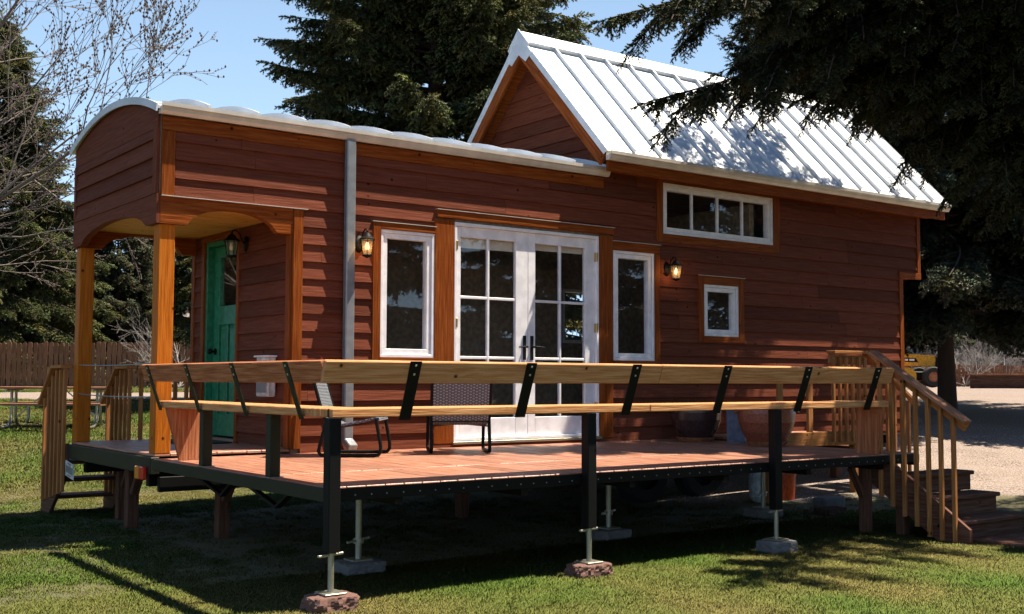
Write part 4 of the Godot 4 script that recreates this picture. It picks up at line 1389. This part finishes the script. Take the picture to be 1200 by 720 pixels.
func build_background() -> void:
	var s: SurfaceTool
	# picnic table
	var tp := Vector3(2.45, 0, -12.15)
	tp.y = ground_y(tp.x, tp.z)
	var T := thing("picnic_table", tp, "brown plank picnic table on bent pipe legs on the lawn", "picnic table")
	T.rotation.y = -0.639
	ORG = Vector3.ZERO
	for i in 5:
		s = begin()
		bb(s, Vector3(-1.1, 0.71, -0.37 + i * 0.15), Vector3(1.1, 0.75, -0.37 + i * 0.15 + 0.14), 0.005, tone())
		part("top_plank", s, M.fence, T)
	for z in [-0.82, -0.68, 0.54, 0.68]:
		s = begin()
		bb(s, Vector3(-1.1, 0.42, z), Vector3(1.1, 0.46, z + 0.13), 0.005, tone())
		part("bench_plank", s, M.fence, T)
	for x in [-0.78, 0.78]:
		for sg in [-1.0, 1.0]:
			s = begin()
			var pts: Array = []
			for p in [[0.70, 0.09], [0.25, 0.09], [0.10, 0.13], [0.03, 0.25], [0.025, 0.45], [0.05, 0.58], [0.15, 0.66], [0.41, 0.68]]: pts.append(Vector3(x, p[0], p[1] * sg))
			tube(s, pts, [0.028], 8)
			part("leg", s, M.zinc, T)
		s = begin()
		bar(s, Vector3(x, 0.695, -0.35), Vector3(x, 0.695, 0.35), 0.05, 0.03)
		bar(s, Vector3(x, 0.15, -0.03), Vector3(x * 0.2, 0.69, -0.03), 0.02, 0.02)
		part("brace", s, M.zinc, T)
	# board fences
	fence("picket_fence", Vector3(5.21, 0, -28.73) - RGT * 9.0, RGT, 26.0, 1.36, 0.165, "weathered brown picket fence beyond the picnic table")
	fence("picket_fence", Vector3(32.0, 0, -23.0) - RGT * 3.0, RGT, 16.0, 0.85, 0.17, "low grey picket fence behind the timber wall")
	# timber retaining wall
	var c := Vector3(36.9, 0, -12.65)
	c.y = ground_y(c.x, c.z)
	var R := thing("timber_wall", c, "low dark timber wall with a pale plank along its top", "wall")
	R.rotation.y = -0.639
	ORG = Vector3.ZERO
	for k in 3:
		for j in 2:
			s = begin()
			bb(s, Vector3(-2.2 + j * 2.3, k * 0.16, -0.1), Vector3(-2.2 + j * 2.3 + 2.28, k * 0.16 + 0.155, 0.1), 0.012, tone())
			part("timber", s, M.old, R)
	s = begin()
	bb(s, Vector3(-2.3, 0.482, -0.16), Vector3(2.2, 0.53, 0.16), 0.006)
	part("cap_plank", s, M.fence, R)
	# telehandler
	var tc := Vector3(36.3, 0, -16.9)
	tc.y = ground_y(tc.x, tc.z)
	var V := thing("telehandler", tc, "yellow telescopic loader parked on the gravel behind the house", "loader")
	V.rotation.y = -0.639
	ORG = Vector3.ZERO
	s = begin()
	prism(s, PackedVector2Array([Vector2(-3.2, 0.95), Vector2(0.45, 0.80), Vector2(0.55, 0.90), Vector2(0.42, 1.24), Vector2(-3.2, 1.45)]), Transform3D(Basis(), Vector3(0, 0, 0.35)), 0.34)
	part("boom", s, M.yellow, V)
	s = begin()
	prism(s, PackedVector2Array([Vector2(-0.95, 1.16), Vector2(-0.3, 1.13), Vector2(-0.2, 0.97), Vector2(-0.80, 0.99)]), Transform3D(Basis(), Vector3(0, 0, 0.525)), 0.01)
	prism(s, PackedVector2Array([Vector2(0.45, 0.82), Vector2(0.75, 0.70), Vector2(0.85, 1.15), Vector2(0.5, 1.2)]), Transform3D(Basis(), Vector3(0, 0, 0.35)), 0.4)
	part("boom_head", s, M.black, V)
	s = begin()
	for q in [[-0.72, 0.12], [-0.55, 0.2]]: bb(s, Vector3(q[0], 1.03, 0.531), Vector3(q[0] + q[1], 1.10, 0.536))
	part("marking", s, M.white, V)
	s = begin()
	var hood := PackedVector2Array([Vector2(-3.0, 0.35), Vector2(-3.0, 0.78)])
	for i in 9: hood.append(Vector2(-0.75 + 0.32 * sin(i / 8.0 * PI / 2), 0.42 + 0.34 * cos(i / 8.0 * PI / 2)))
	hood.append(Vector2(-0.45, 0.22)); hood.append(Vector2(-0.6, 0.2)); hood.append(Vector2(-0.85, 0.45)); hood.append(Vector2(-1.3, 0.35))
	prism(s, hood, Transform3D(Basis(), Vector3(0, 0, 0.45)), 1.0)
	part("body", s, M.yellow, V)
	s = begin()
	bb(s, Vector3(-3.0, 0.28, -0.7), Vector3(0.5, 0.62, 0.7), 0.04)
	part("chassis", s, M.black, V)
	s = begin()
	bb(s, Vector3(-2.6, 0.7, -0.9), Vector3(-1.4, 2.0, -0.1), 0.05)
	part("cab", s, M.black, V)
	for x in [0.25, -2.5]:
		for z in [0.78, -0.78]:
			var w := node_part("wheel", V)
			s = begin()
			lathe(s, [Vector2(0.2, -0.15), Vector2(0.36, -0.16), Vector2(0.40, -0.10), Vector2(0.40, 0.10), Vector2(0.36, 0.16), Vector2(0.2, 0.15)], Transform3D(Basis(Vector3.RIGHT, PI / 2), Vector3(x, 0.40, z)), 24)
			part("tyre", s, M.rubber, w)
			s = begin()
			lathe(s, [Vector2(0, -0.12), Vector2(0.08, -0.13), Vector2(0.20, -0.10), Vector2(0.22, -0.15), Vector2(0.22, 0.15), Vector2(0.20, 0.10), Vector2(0.08, 0.13), Vector2(0, 0.12)], Transform3D(Basis(Vector3.RIGHT, PI / 2), Vector3(x, 0.40, z)), 20)
			part("rim", s, M.saucer, w)
	# house beyond the left fence
	var hp := Vector3(14.6, 0, -38.5)
	hp.y = ground_y(hp.x, hp.z)
	var B := thing("neighbour_house", hp, "tan neighbouring house with a grey shingle roof beyond the fence", "house")
	B.rotation.y = -0.639
	ORG = Vector3.ZERO
	s = begin()
	bb(s, Vector3(-1.8, 0, -3), Vector3(7, 2.3, 3))
	part("wall", s, M.stucco, B)
	s = begin()
	prism(s, PackedVector2Array([Vector2(-3.6, 2.25), Vector2(-2.3, 2.3), Vector2(0, 3.7), Vector2(3.6, 2.25)]), Transform3D(WX, Vector3(2.6, 0, 0)), 10.2)
	part("roof", s, M.shingle, B)
	s = begin()
	bb(s, Vector3(-0.6, 0.9, 3.0), Vector3(0.5, 1.9, 3.03))
	var wn := part("window", s, M.white, B)
	s = begin()
	bb(s, Vector3(-0.5, 1.0, 3.031), Vector3(0.4, 1.8, 3.036))
	part("pane", s, M.glass, wn)

func fence(called: String, a: Vector3, dir: Vector3, length: float, h: float, step: float, label: String) -> void:
	a.y = ground_y(a.x, a.z)
	var Fn := thing(called, a, label, "fence")
	ORG = a
	var kinds: Array = []
	ORG = Vector3.ZERO
	for k in 4:
		var s := begin()
		var hh := h * rng.randf_range(0.97, 1.03)
		prism(s, PackedVector2Array([Vector2(-0.068, -0.05), Vector2(0.068, -0.05), Vector2(0.068, hh - 0.04), Vector2(0.035, hh), Vector2(-0.035, hh), Vector2(-0.068, hh - 0.04)]), Transform3D(), 0.02, tone(0.7, 1.25), true)
		var m := s.commit(); m.surface_set_material(0, M.fence)
		kinds.append(m)
	var n := int(length / step)
	for i in n:
		var o := MeshInstance3D.new()
		o.mesh = kinds[rng.randi() % 4]
		o.name = "picket"
		var p := a + dir * (i * step)
		p.y = ground_y(p.x, p.z) + 0.06
		o.position = p - a
		o.rotation = Vector3(0, -0.639, rng.randf_range(-0.012, 0.012))
		Fn.add_child(o, true)
	for y in [0.35, h - 0.28]:
		var s := begin()
		var e := a + dir * length
		bar(s, Vector3(0, y, 0) - FWD * -0.035, Vector3(e.x - a.x, ground_y(e.x, e.z) - a.y + y, e.z - a.z) - FWD * -0.035, 0.04, 0.09)
		part("rail", s, M.fence, Fn)

# ---------------------------------------------------------------- plants
var twigs: Array = []
func make_twig(sd: int, shoots: int) -> ArrayMesh:
	var r := RandomNumberGenerator.new(); r.seed = sd
	var s := begin()
	ORG = Vector3.ZERO
	var axes: Array = [[Vector3.ZERO, Vector3(0, -0.08, 1.0), 0.95]]
	for i in shoots:
		var t := 0.05 + 0.85 * (i + r.randf() * 0.6) / shoots
		var sd2 := -1.0 if i % 2 == 0 else 1.0
		var d := Vector3(sd2 * r.randf_range(0.35, 1.0), r.randf_range(-0.75, 0.25), r.randf_range(0.35, 0.8)).normalized()
		axes.append([Vector3(0, -0.08 * t, t * 0.95), d, r.randf_range(0.22, 0.46) * (1.2 - t * 0.75)])
	for a in axes:
		var o: Vector3 = a[0]; var d: Vector3 = a[1].normalized(); var L: float = a[2]
		var x := d.cross(Vector3.UP).normalized()
		var y := x.cross(d)
		var b := r.randf_range(0.8, 1.15)
		tri(s, o - x * 0.012, o + x * 0.012, o + d * L, y, Vector2.ZERO, Vector2.ZERO, Vector2.ZERO, Color(1.1, 0.75, 0.7))
		var n := int(L / 0.045) + 2
		var turn := r.randf() * TAU
		for i in n:
			var t := (i + r.randf() * 0.7) / n
			for k in 3:
				turn += 2.2 + r.randf() * 0.5
				var side := x * cos(turn) + y * sin(turn)
				var p := o + d * L * t
				var dir := (side + d * r.randf_range(0.5, 0.9)).normalized()
				var ln := r.randf_range(0.07, 0.105) * (1.1 - 0.4 * t)
				var wv := d.cross(side).normalized() * 0.026
				var sh := b * r.randf_range(0.75, 1.2)
				tri(s, p - wv, p + wv, p + dir * ln, side.lerp(d, 0.3).normalized(), Vector2.ZERO, Vector2.ZERO, Vector2.ZERO, Color(sh, sh, sh))
	var m := s.commit()
	m.surface_set_material(0, M.needle)
	return m

func twig_on(list: Array, p: Vector3, dir: Vector3, roll: float, k: float) -> void:
	var z := dir.normalized()
	var x := Vector3.UP.cross(z)
	if x.length() < 0.05: x = Vector3.RIGHT
	x = x.normalized().rotated(z, roll)
	var y := z.cross(x)
	list.append(Transform3D(Basis(x * k, y * k, z * k), p))

# one bough: a limb that leaves the trunk, droops and lifts its tip, with twigs on both sides and hanging below
func bough(limbs: SurfaceTool, list: Array, r: RandomNumberGenerator, pts: Array, r0: float, step: float, k: float, hang: float, bare := 0.2) -> void:
	var radii: Array = []
	for i in pts.size(): radii.append(max(0.006, r0 * (1.0 - 0.85 * i / (pts.size() - 1.0))))
	tube(limbs, pts, radii, 5, Color.WHITE, false)
	var total := 0.0
	for i in pts.size() - 1: total += pts[i].distance_to(pts[i + 1])
	var run := 0.0
	for i in pts.size() - 1:
		var a: Vector3 = pts[i]; var b: Vector3 = pts[i + 1]
		var l := a.distance_to(b)
		var d := (b - a) / l
		var side := d.cross(Vector3.UP).normalized()
		var q := 0.0
		while q < l:
			var t := (run + q) / total
			if t > bare:
				var p := a + d * q
				var kk := k * r.randf_range(0.7, 1.2) * (1.15 - 0.45 * t)
				for sg in [-1.0, 1.0]:
					var dr: Vector3 = (side * sg * r.randf_range(0.7, 1.1) + d * r.randf_range(0.4, 0.9) + Vector3(0, r.randf_range(-0.5, 0.1) - hang * 0.4, 0))
					twig_on(list, p, dr, r.randf_range(-0.5, 0.5), kk)
				if r.randf() < hang:
					twig_on(list, p, Vector3(r.randf_range(-0.4, 0.4), -1.0, r.randf_range(-0.4, 0.4)) + d * 0.3, r.randf() * TAU, kk)
			q += step * r.randf_range(0.7, 1.3)
		run += l
	var e: Vector3 = (pts[-1] - pts[-2]).normalized()
	twig_on(list, pts[-1], e, 0.0, k * 0.8)

func bough_points(o: Vector3, az: float, L: float, rise: float, droop: float, tip: float, r: RandomNumberGenerator) -> Array:
	var pts: Array = []
	var n := 7
	var bend := r.randf_range(-0.25, 0.25)
	for i in n:
		var t := i / (n - 1.0)
		var a := az + bend * t
		pts.append(o + Vector3(cos(a), 0, sin(a)) * L * t + Vector3(0, L * (rise * t - droop * t * t + tip * t * t * t), 0))
	return pts

func crown_of(parent: Node3D, list: Array, base: Vector3, sd: int, green: Color, vary: float) -> void:
	var r := RandomNumberGenerator.new(); r.seed = sd
	var groups := [[], []]
	for t in list: groups[r.randi() % 2].append(t)
	for g in 2:
		var mm := MultiMesh.new()
		mm.transform_format = MultiMesh.TRANSFORM_3D
		mm.use_colors = true
		mm.mesh = twigs[g]
		mm.instance_count = groups[g].size()
		for i in groups[g].size():
			var t: Transform3D = groups[g][i]
			t.origin -= base
			mm.set_instance_transform(i, t)
			var v := r.randf_range(1.0 - vary, 1.0 + vary)
			mm.set_instance_color(i, Color(green.r * v * r.randf_range(0.85, 1.2), green.g * v, green.b * v * r.randf_range(0.8, 1.15)))
		var o := MultiMeshInstance3D.new()
		o.name = "crown"
		o.multimesh = mm
		o.set_meta("kind", "stuff")
		parent.add_child(o, true)

func spruce(called: String, base: Vector3, H: float, hb: float, R: float, sd: int, label: String, group: String, green: Color, k := 0.42, step := 0.11, trunk_r := 0.22, droop := 0.5, hang := 0.4, extra: Array = [], more := 0) -> Node3D:
	var T := thing(called, base, label, "tree", group)
	var r := RandomNumberGenerator.new(); r.seed = sd
	var s := begin()
	var tp: Array = []; var tr: Array = []
	for i in 9:
		var t := i / 8.0
		tp.append(base + Vector3(sin(t * 3.0 + sd) * 0.06, -0.15 + t * (H + 0.1), cos(t * 2.0 + sd) * 0.06))
		tr.append(max(0.02, trunk_r * (1.0 - 0.93 * t)) * (1.35 if i == 0 else 1.0))
	tube(s, tp, tr, 14)
	part("trunk", s, M.bark, T)
	var limbs := begin()
	var list: Array = []
	var h := hb
	while h < H - 0.15:
		var t := (h - hb) / (H - hb)
		var n := (5 if t < 0.7 else 4) + more
		for i in n:
			var az := r.randf() * TAU
			var L: float = R * pow(1.0 - t, 0.8) * r.randf_range(0.65, 1.12) + 0.18
			var o := base + Vector3(0, h + r.randf_range(-0.12, 0.12), 0)
			bough(limbs, list, r, bough_points(o, az, L, lerp(0.12, 0.55, t), lerp(droop, 0.15, t), lerp(0.22, 0.1, t), r), lerp(0.05, 0.015, t), step * lerp(1.0, 0.8, t), k * lerp(1.0, 0.7, t), hang)
		h += lerp(0.34, 0.24, t)
	twig_on(list, base + Vector3(0, H - 0.1, 0), Vector3(0.02, 1, 0.0), 0.0, k)
	for e in extra:       # long low boughs: from a height on the trunk to a place
		var a: Vector3 = base + Vector3(0, e[0], 0)
		var b: Vector3 = e[1]
		var pts: Array = []
		for i in 9:
			var t := i / 8.0
			var p := a.lerp(b, t)
			p.y += sin(t * PI) * 0.5 + (t * t * (t - 1.0)) * 0.8
			p += Vector3(r.randf_range(-0.06, 0.06), r.randf_range(-0.04, 0.04), r.randf_range(-0.06, 0.06)) * (1.0 if i > 0 and i < 8 else 0.0)
			pts.append(p)
		bough(limbs, list, r, pts, 0.05, step * 0.8, k, hang, 0.12)
		for j in range(2, 8):     # side boughs
			for sg in [-1.0, 1.0]:
				var d: Vector3 = (pts[j + 1] - pts[j]).normalized()
				var sd2: Vector3 = d.cross(Vector3.UP).normalized() * sg
				var l := (1.0 - j / 9.0) * r.randf_range(1.0, 1.9) + 0.3
				var q: Array = []
				for i in 5:
					var t := i / 4.0
					q.append(pts[j] + (sd2 * 0.75 + d * 0.65) * l * t + Vector3(0, -0.45 * l * t * t, 0))
				bough(limbs, list, r, q, 0.018, step * 0.9, k * 0.9, hang, 0.1)
	part("limbs", limbs, M.bark, T)
	crown_of(T, list, base, sd, green, 0.25)
	return T

# leafless tree: limbs that fork again and again
func limb(s: SurfaceTool, buds: Array, r: RandomNumberGenerator, p: Vector3, d: Vector3, L: float, r0: float, level: int, top: int) -> void:
	var pts: Array = [p]
	var radii: Array = [r0]
	var n := 6 if level == 0 else 4
	for i in n:
		d = (d + Vector3(r.randf_range(-0.2, 0.2), r.randf_range(-0.14, 0.2), r.randf_range(-0.2, 0.2))).normalized()
		p += d * L / n
		pts.append(p)
		radii.append(max(0.0035, r0 * (1.0 - 0.75 * (i + 1.0) / n)))
	tube(s, pts, radii, 6 if level == 0 else (4 if level == 1 else 3), Color.WHITE, false)
	if level >= top:
		for i in range(1, n + 1):
			if r.randf() < 0.75: buds.append(pts[i] + Vector3(r.randf_range(-0.01, 0.01), 0.008, r.randf_range(-0.01, 0.01)))
	if level < top:
		var kids: int = [9, 7, 5, 3][level]
		for k in kids:
			var t := lerpf(0.22, 1.0, (k + r.randf()) / kids)
			var f := t * n
			var i := mini(int(f), n - 1)
			var q: Vector3 = pts[i].lerp(pts[i + 1], f - i)
			var ax := Vector3(r.randf_range(-1, 1), r.randf_range(-1, 1), r.randf_range(-1, 1)).normalized()
			var nd: Vector3 = d.rotated(ax, r.randf_range(0.45, 0.95))
			limb(s, buds, r, q, nd, L * r.randf_range(0.32, 0.58) * (1.15 - 0.5 * t), lerpf(radii[i], radii[i + 1], f - i) * 0.6, level + 1, top)

func bare_tree(called: String, base: Vector3, starts: Array, trunk_h: float, trunk_r: float, sd: int, label: String, category: String, group: String, top: int, buds_on: bool, m: Material) -> void:
	var T := thing(called, base, label, category, group)
	var r := RandomNumberGenerator.new(); r.seed = sd
	var s := begin()
	if trunk_h > 0.0:
		tube(s, [base + Vector3(0, -0.1, 0), base + Vector3(0.02, trunk_h * 0.3, 0), base + Vector3(0.05, trunk_h, 0.03)], [trunk_r * 1.3, trunk_r, trunk_r * 0.8], 10)
		part("trunk", s, M.bark, T)
		s = begin()
	var buds: Array = []
	for q in starts:
		limb(s, buds, r, base + Vector3(0.04, q[0], 0.02), q[1].normalized(), q[2], q[3], 0, top)
	part("branches", s, m, T)
	if buds_on:
		s = begin()
		for b in buds:
			var k := r.randf_range(0.008, 0.017)
			for u in [[Vector3.UP, Vector3.RIGHT, Vector3.BACK], [Vector3.UP, Vector3.BACK, Vector3.LEFT], [Vector3.UP, Vector3.LEFT, Vector3.FORWARD], [Vector3.UP, Vector3.FORWARD, Vector3.RIGHT], [Vector3.DOWN, Vector3.RIGHT, Vector3.BACK], [Vector3.DOWN, Vector3.BACK, Vector3.LEFT], [Vector3.DOWN, Vector3.LEFT, Vector3.FORWARD], [Vector3.DOWN, Vector3.FORWARD, Vector3.RIGHT]]:
				tri(s, b + u[0] * k * 1.5, b + u[1] * k, b + u[2] * k, (u[0] + u[1] + u[2]).normalized(), Vector2.ZERO, Vector2.ZERO, Vector2.ZERO)
		var o := part("buds", s, M.bud, T)
		o.set_meta("kind", "stuff")

func on_ground(p: Vector3) -> Vector3:
	return Vector3(p.x, ground_y(p.x, p.z), p.z)

func build_trees() -> void:
	twigs = [make_twig(5, 9), make_twig(9, 10)]
	var g1 := Color(0.085, 0.095, 0.05)
	var g2 := Color(0.072, 0.092, 0.066)
	var g3 := Color(0.19, 0.21, 0.095)
	var g4 := Color(0.185, 0.20, 0.125)
	# tall spruce behind the house
	spruce("spruce_tree", on_ground(at_view(505, 445, 27)), 18.0, 1.2, 5.4, 101, "tall dense spruce directly behind the curved roof and gable", "", g3, 0.74, 0.13, 0.3, 0.5, 0.9, [], 3)
	# spruce at the edge of the lawn by the picnic table
	spruce("spruce_tree", on_ground(at_view(-12, 445, 40)), 13.0, 0.8, 4.4, 102, "drooping olive-green spruce rising behind the picket fence and the leafless branches", "", g3, 0.8, 0.17, 0.25, 0.75, 0.9, [], 2)
	# spruce with the bare trunk on the gravel
	spruce("spruce_tree", on_ground(at_view(1112, 480, 24)), 19.0, 2.2, 5.2, 103, "big dark spruce with a thick bare trunk standing on the gravel", "", Color(0.11, 0.135, 0.095), 0.85, 0.16, 0.155, 0.55, 0.8, [], 4)
	# the spruce beside the steps whose long boughs hang over the house
	var ex: Array = []
	for q in [[6.2, 712, 22, 11.4], [5.6, 765, 118, 11.9], [6.4, 800, -10, 11.8], [5.8, 850, 82, 12.3], [6.5, 880, 20, 12.0], [5.6, 945, 112, 12.7], [6.0, 960, 40, 12.0], [5.5, 1010, 122, 13.0], [5.8, 1040, 90, 12.4], [5.2, 1078, 165, 13.2], [5.6, 1090, 100, 12.6], [6.2, 1130, 30, 12.6], [5.1, 1145, 190, 12.6], [5.1, 1180, 130, 12.0], [6.4, 1000, -30, 12.2], [5.6, 1170, 60, 13.4], [6.5, 920, -40, 11.8], [4.8, 1190, 225, 13.0], [6.8, 1100, -30, 12.4], [6.1, 1060, 10, 13.4]]:
		ex.append([q[0], at_view(q[1], q[2], q[3])])
	for q in [[6.3, Vector3(4.9, 5.3, 5.3)], [5.6, Vector3(7.4, 4.4, 6.6)], [8.2, Vector3(7.6, 7.9, 0.5)], [8.6, Vector3(9.4, 8.2, 0.2)]]: ex.append(q)
	spruce("spruce_tree", Vector3(10.2, 0, 3.7), 11.5, 5.4, 3.1, 104, "near spruce whose long dark boughs hang over the metal roof", "", g1, 0.36, 0.105, 0.24, 0.5, 0.45, ex)
	# conifers beyond the left fence
	var i := 0
	for q in [[60, 44, 6.6, 2.4, "shaggy conifer beyond the picket fence, next to the tall drooping spruce"], [100, 47, 5.6, 2.3, "short conifer beyond the picket fence, directly behind the back porch post"], [135, 45, 7.0, 2.6, "grey-green conifer beyond the fence, framed by the porch arch beside the back post"], [178, 48, 7.6, 2.6, "tall grey-green conifer beyond the fence, framed by the porch arch beside the front post"], [225, 44, 6.0, 2.3, "conifer beyond the fence showing in the gap beside the porch wall's corner"]]:
		spruce("conifer_tree", on_ground(at_view(q[0], 445, q[1])), q[2], 0.5, q[3], 200 + i, q[4], "conifers beyond the picket fence", [g4, g3, g4][i % 3], 0.8, 0.17, 0.15, 0.45, 0.6)
		i += 1
	# pines seen over the ridge and between the boughs
	for q in [[890, 36, 12.5, 3.2, "yellow-green pine showing just above the middle of the metal ridge"], [1010, 40, 13.0, 3.4, "yellow-green pine glimpsed between the overhanging boughs past the end of the ridge"]]:
		spruce("pine_tree", on_ground(at_view(q[0], 445, q[1])), q[2], 2.0, q[3], 300 + i, q[4], "pines behind the metal roof", Color(0.10, 0.10, 0.03), 0.6, 0.16, 0.2, 0.3, 0.3)
		i += 1
	for q in [[1178, 54, 14.0, 4.0, 3.0], [1040, 60, 13.0, 4.5, 0.4], [1250, 56, 13.0, 4.5, 0.5], [1110, 66, 15.0, 5.5, 0.4], [1170, 72, 15.0, 6.0, 0.4]]:
		spruce("conifer_tree", on_ground(at_view(q[0], 445, q[1])), q[2], q[4], q[3], 400 + i, "dark conifer standing behind the low grey fence", "conifers behind the low fence", g4, 0.95, 0.22, 0.3, 0.5, 0.5)
		i += 1
	# trees on the street side, mirrored in the window glass
	for q in [[Vector3(8, 0, 20), 13.0, 4.0], [Vector3(13.5, 0, 22), 16.0, 4.6], [Vector3(19, 0, 20), 15.0, 4.6], [Vector3(25, 0, 22), 16.0, 4.8], [Vector3(31, 0, 19), 15.0, 4.8], [Vector3(38, 0, 21), 16.0, 5.0], [Vector3(-6.5, 0, -19), 14.0, 4.2], [Vector3(-12, 0, -20), 15.0, 4.4]]:
		spruce("spruce_tree", q[0], q[1], 0.6, q[2], 500 + i, "spruce across the lawn, mirrored dimly in the window glass", "spruces across the lawn", g1, 0.95, 0.34, 0.2, 0.45, 0.4)
		i += 1
	# leafless tree reaching in over the lawn
	var bp := on_ground(at_view(-215, 445, 14.0))
	var st: Array = []
	for q in [[2.0, Vector3(0.75, 0.55, 0.25), 4.6, 0.034], [2.3, Vector3(0.8, 0.75, 0.6), 5.0, 0.038], [2.6, Vector3(0.55, 0.9, 0.35), 5.2, 0.04], [2.4, Vector3(0.3, 1.0, 0.3), 5.0, 0.038], [2.0, Vector3(0.85, 0.62, 0.75), 4.6, 0.03], [2.5, Vector3(-0.5, 0.8, 0.2), 4.2, 0.036], [2.2, Vector3(-0.3, 0.8, -0.6), 4.2, 0.03], [2.1, Vector3(0.4, 0.7, -0.7), 4.2, 0.03]]: st.append(q)
	bare_tree("leafless_tree", bp, st, 2.6, 0.13, 31, "leafless tree with dark buds reaching in above the lawn", "tree", "", 3, true, M.twig)
	# bare bushes before the fences
	i = 0
	for q in [[208, 35], [1065, 48], [1075, 52], [1130, 47], [1150, 50], [1175, 48], [1200, 51], [1095, 54], [1225, 49]]:
		var b := on_ground(at_view(q[0], 445, q[1]))
		var rr := RandomNumberGenerator.new(); rr.seed = 900 + i
		var sts: Array = []
		for k in 9: sts.append([0.05, Vector3(rr.randf_range(-1.3, 1.3), 1.0, rr.randf_range(-1.3, 1.3)), rr.randf_range(1.2, 2.6), 0.022])
		bare_tree("leafless_bush", b, sts, 0.0, 0.0, 700 + i, "tangled grey leafless bush " + ("beside the picket fence, seen past the porch post" if i < 1 else "before the low fence beyond the gravel"), "bush", "" if i < 1 else "leafless bushes beyond the gravel", 2, false, M.twig_pale)
		i += 1

func build_grass() -> void:
	var r := RandomNumberGenerator.new(); r.seed = 4242
	ORG = Vector3.ZERO
	var kinds: Array = []
	for v in 3:
		var s := begin()
		for b in 34:
			var a := r.randf() * TAU
			var rad := sqrt(r.randf()) * 0.075
			var o := Vector3(cos(a) * rad, -0.008, sin(a) * rad)
			var h := r.randf_range(0.014, 0.04)
			var f := r.randf() * TAU
			var lean := Vector3(cos(f), 0, sin(f)) * h * r.randf_range(0.2, 0.95)
			var w := Vector3(-sin(f), 0, cos(f)) * r.randf_range(0.0013, 0.0024)
			var mid := o + lean * 0.4 + Vector3(0, h * 0.65, 0)
			var tip := o + lean + Vector3(0, h, 0)
			var sh := r.randf_range(0.7, 1.25)
			var dry := r.randf()
			var c := Color(sh, sh, sh) if dry > 0.28 else Color(sh * 2.0, sh * 1.35, sh * 1.1)
			var n := (Vector3.UP * 0.8 + lean.normalized() * 0.4).normalized()
			quad(s, o - w, o + w, mid + w * 0.8, mid - w * 0.8, n, Vector2.ZERO, Vector2.ZERO, Vector2.ZERO, Vector2.ZERO, c)
			tri(s, mid - w * 0.8, mid + w * 0.8, tip, n, Vector2.ZERO, Vector2.ZERO, Vector2.ZERO, c)
		var m := s.commit(); m.surface_set_material(0, M.blade)
		kinds.append(m)
	var lists := [[], [], []]
	var patch := FastNoiseLite.new(); patch.seed = 15; patch.frequency = 0.5; patch.fractal_octaves = 3
	var tries := 170000
	for i in tries:
		# thick near the house and the front lawn, thinner further off
		var x: float; var z: float; var k := 1.0
		var pick := r.randf()
		if pick < 0.62:
			x = r.randf_range(-5.5, 8.5); z = r.randf_range(2.0, 7.5)
		elif pick < 0.80:
			x = r.randf_range(-5.5, 8.5); z = r.randf_range(-5.5, 2.0)
		else:
			x = r.randf_range(-6.0, 9.0); z = r.randf_range(-26.0, -5.5); k = 1.9
		if gravel_at(x, z) > 0.35 + r.randf() * 0.4: continue
		if x > 0.2 and x < 9.0 and z > -2.3 and z < 2.0 and r.randf() < 0.8: continue      # worn thin under the deck and the trailer
		var p := Vector3(x, ground_y(x, z), z)
		var pn := patch.get_noise_2d(x, z)
		k *= r.randf_range(0.75, 1.25) * (1.0 + pn * 0.35)
		lists[r.randi() % 3].append([Transform3D(Basis(Vector3.UP, r.randf() * TAU).scaled(Vector3(k, k * r.randf_range(0.8, 1.2), k)), p), pn])
	for v in 3:
		var mm := MultiMesh.new()
		mm.transform_format = MultiMesh.TRANSFORM_3D
		mm.use_colors = true
		mm.mesh = kinds[v]
		mm.instance_count = lists[v].size()
		for i in lists[v].size():
			mm.set_instance_transform(i, lists[v][i][0])
			var g := clampf(0.5 + lists[v][i][1] * 0.9 + r.randf_range(-0.18, 0.18), 0.0, 1.0)
			var c := Color(0.195, 0.17, 0.055).lerp(Color(0.08, 0.135, 0.022), g)
			mm.set_instance_color(i, c)
		var o := MultiMeshInstance3D.new()
		o.name = numbered("lawn_grass")
		o.multimesh = mm
		o.set_meta("kind", "stuff")
		o.set_meta("label", "short lawn grass, green with straw-coloured patches")
		o.set_meta("category", "grass")
		add_child(o)
	# gravel on the drive
	var ps := begin()
	lathe(ps, [Vector2(0, -0.012), Vector2(0.018, -0.008), Vector2(0.022, 0.003), Vector2(0.012, 0.013), Vector2(0, 0.014)], Transform3D(Basis.from_scale(Vector3(1, 1, 0.75)), Vector3.ZERO), 6)
	var pm := ps.commit(); pm.surface_set_material(0, M.pebble)
	var pl: Array = []
	for i in 90000:
		var x := r.randf_range(6.2, 17.0)
		var z := r.randf_range(-6.0, 6.0)
		if gravel_at(x, z) < 0.35 + r.randf() * 0.4: continue
		if pl.size() >= 40000: break
		pl.append(Transform3D(Basis(Vector3.UP, r.randf() * TAU).scaled(Vector3.ONE * r.randf_range(0.16, 0.5)), Vector3(x, ground_y(x, z), z)))
	var gm := MultiMesh.new()
	gm.transform_format = MultiMesh.TRANSFORM_3D; gm.use_colors = true; gm.mesh = pm
	gm.instance_count = pl.size()
	for i in pl.size():
		gm.set_instance_transform(i, pl[i])
		var v := r.randf_range(0.22, 0.54)
		gm.set_instance_color(i, Color(v, v * r.randf_range(0.78, 0.92), v * r.randf_range(0.66, 0.86)))
	var go := MultiMeshInstance3D.new()
	go.name = "gravel"
	go.multimesh = gm
	go.set_meta("kind", "stuff"); go.set_meta("label", "pale pinkish gravel on the drive by the steps"); go.set_meta("category", "gravel")
	add_child(go)
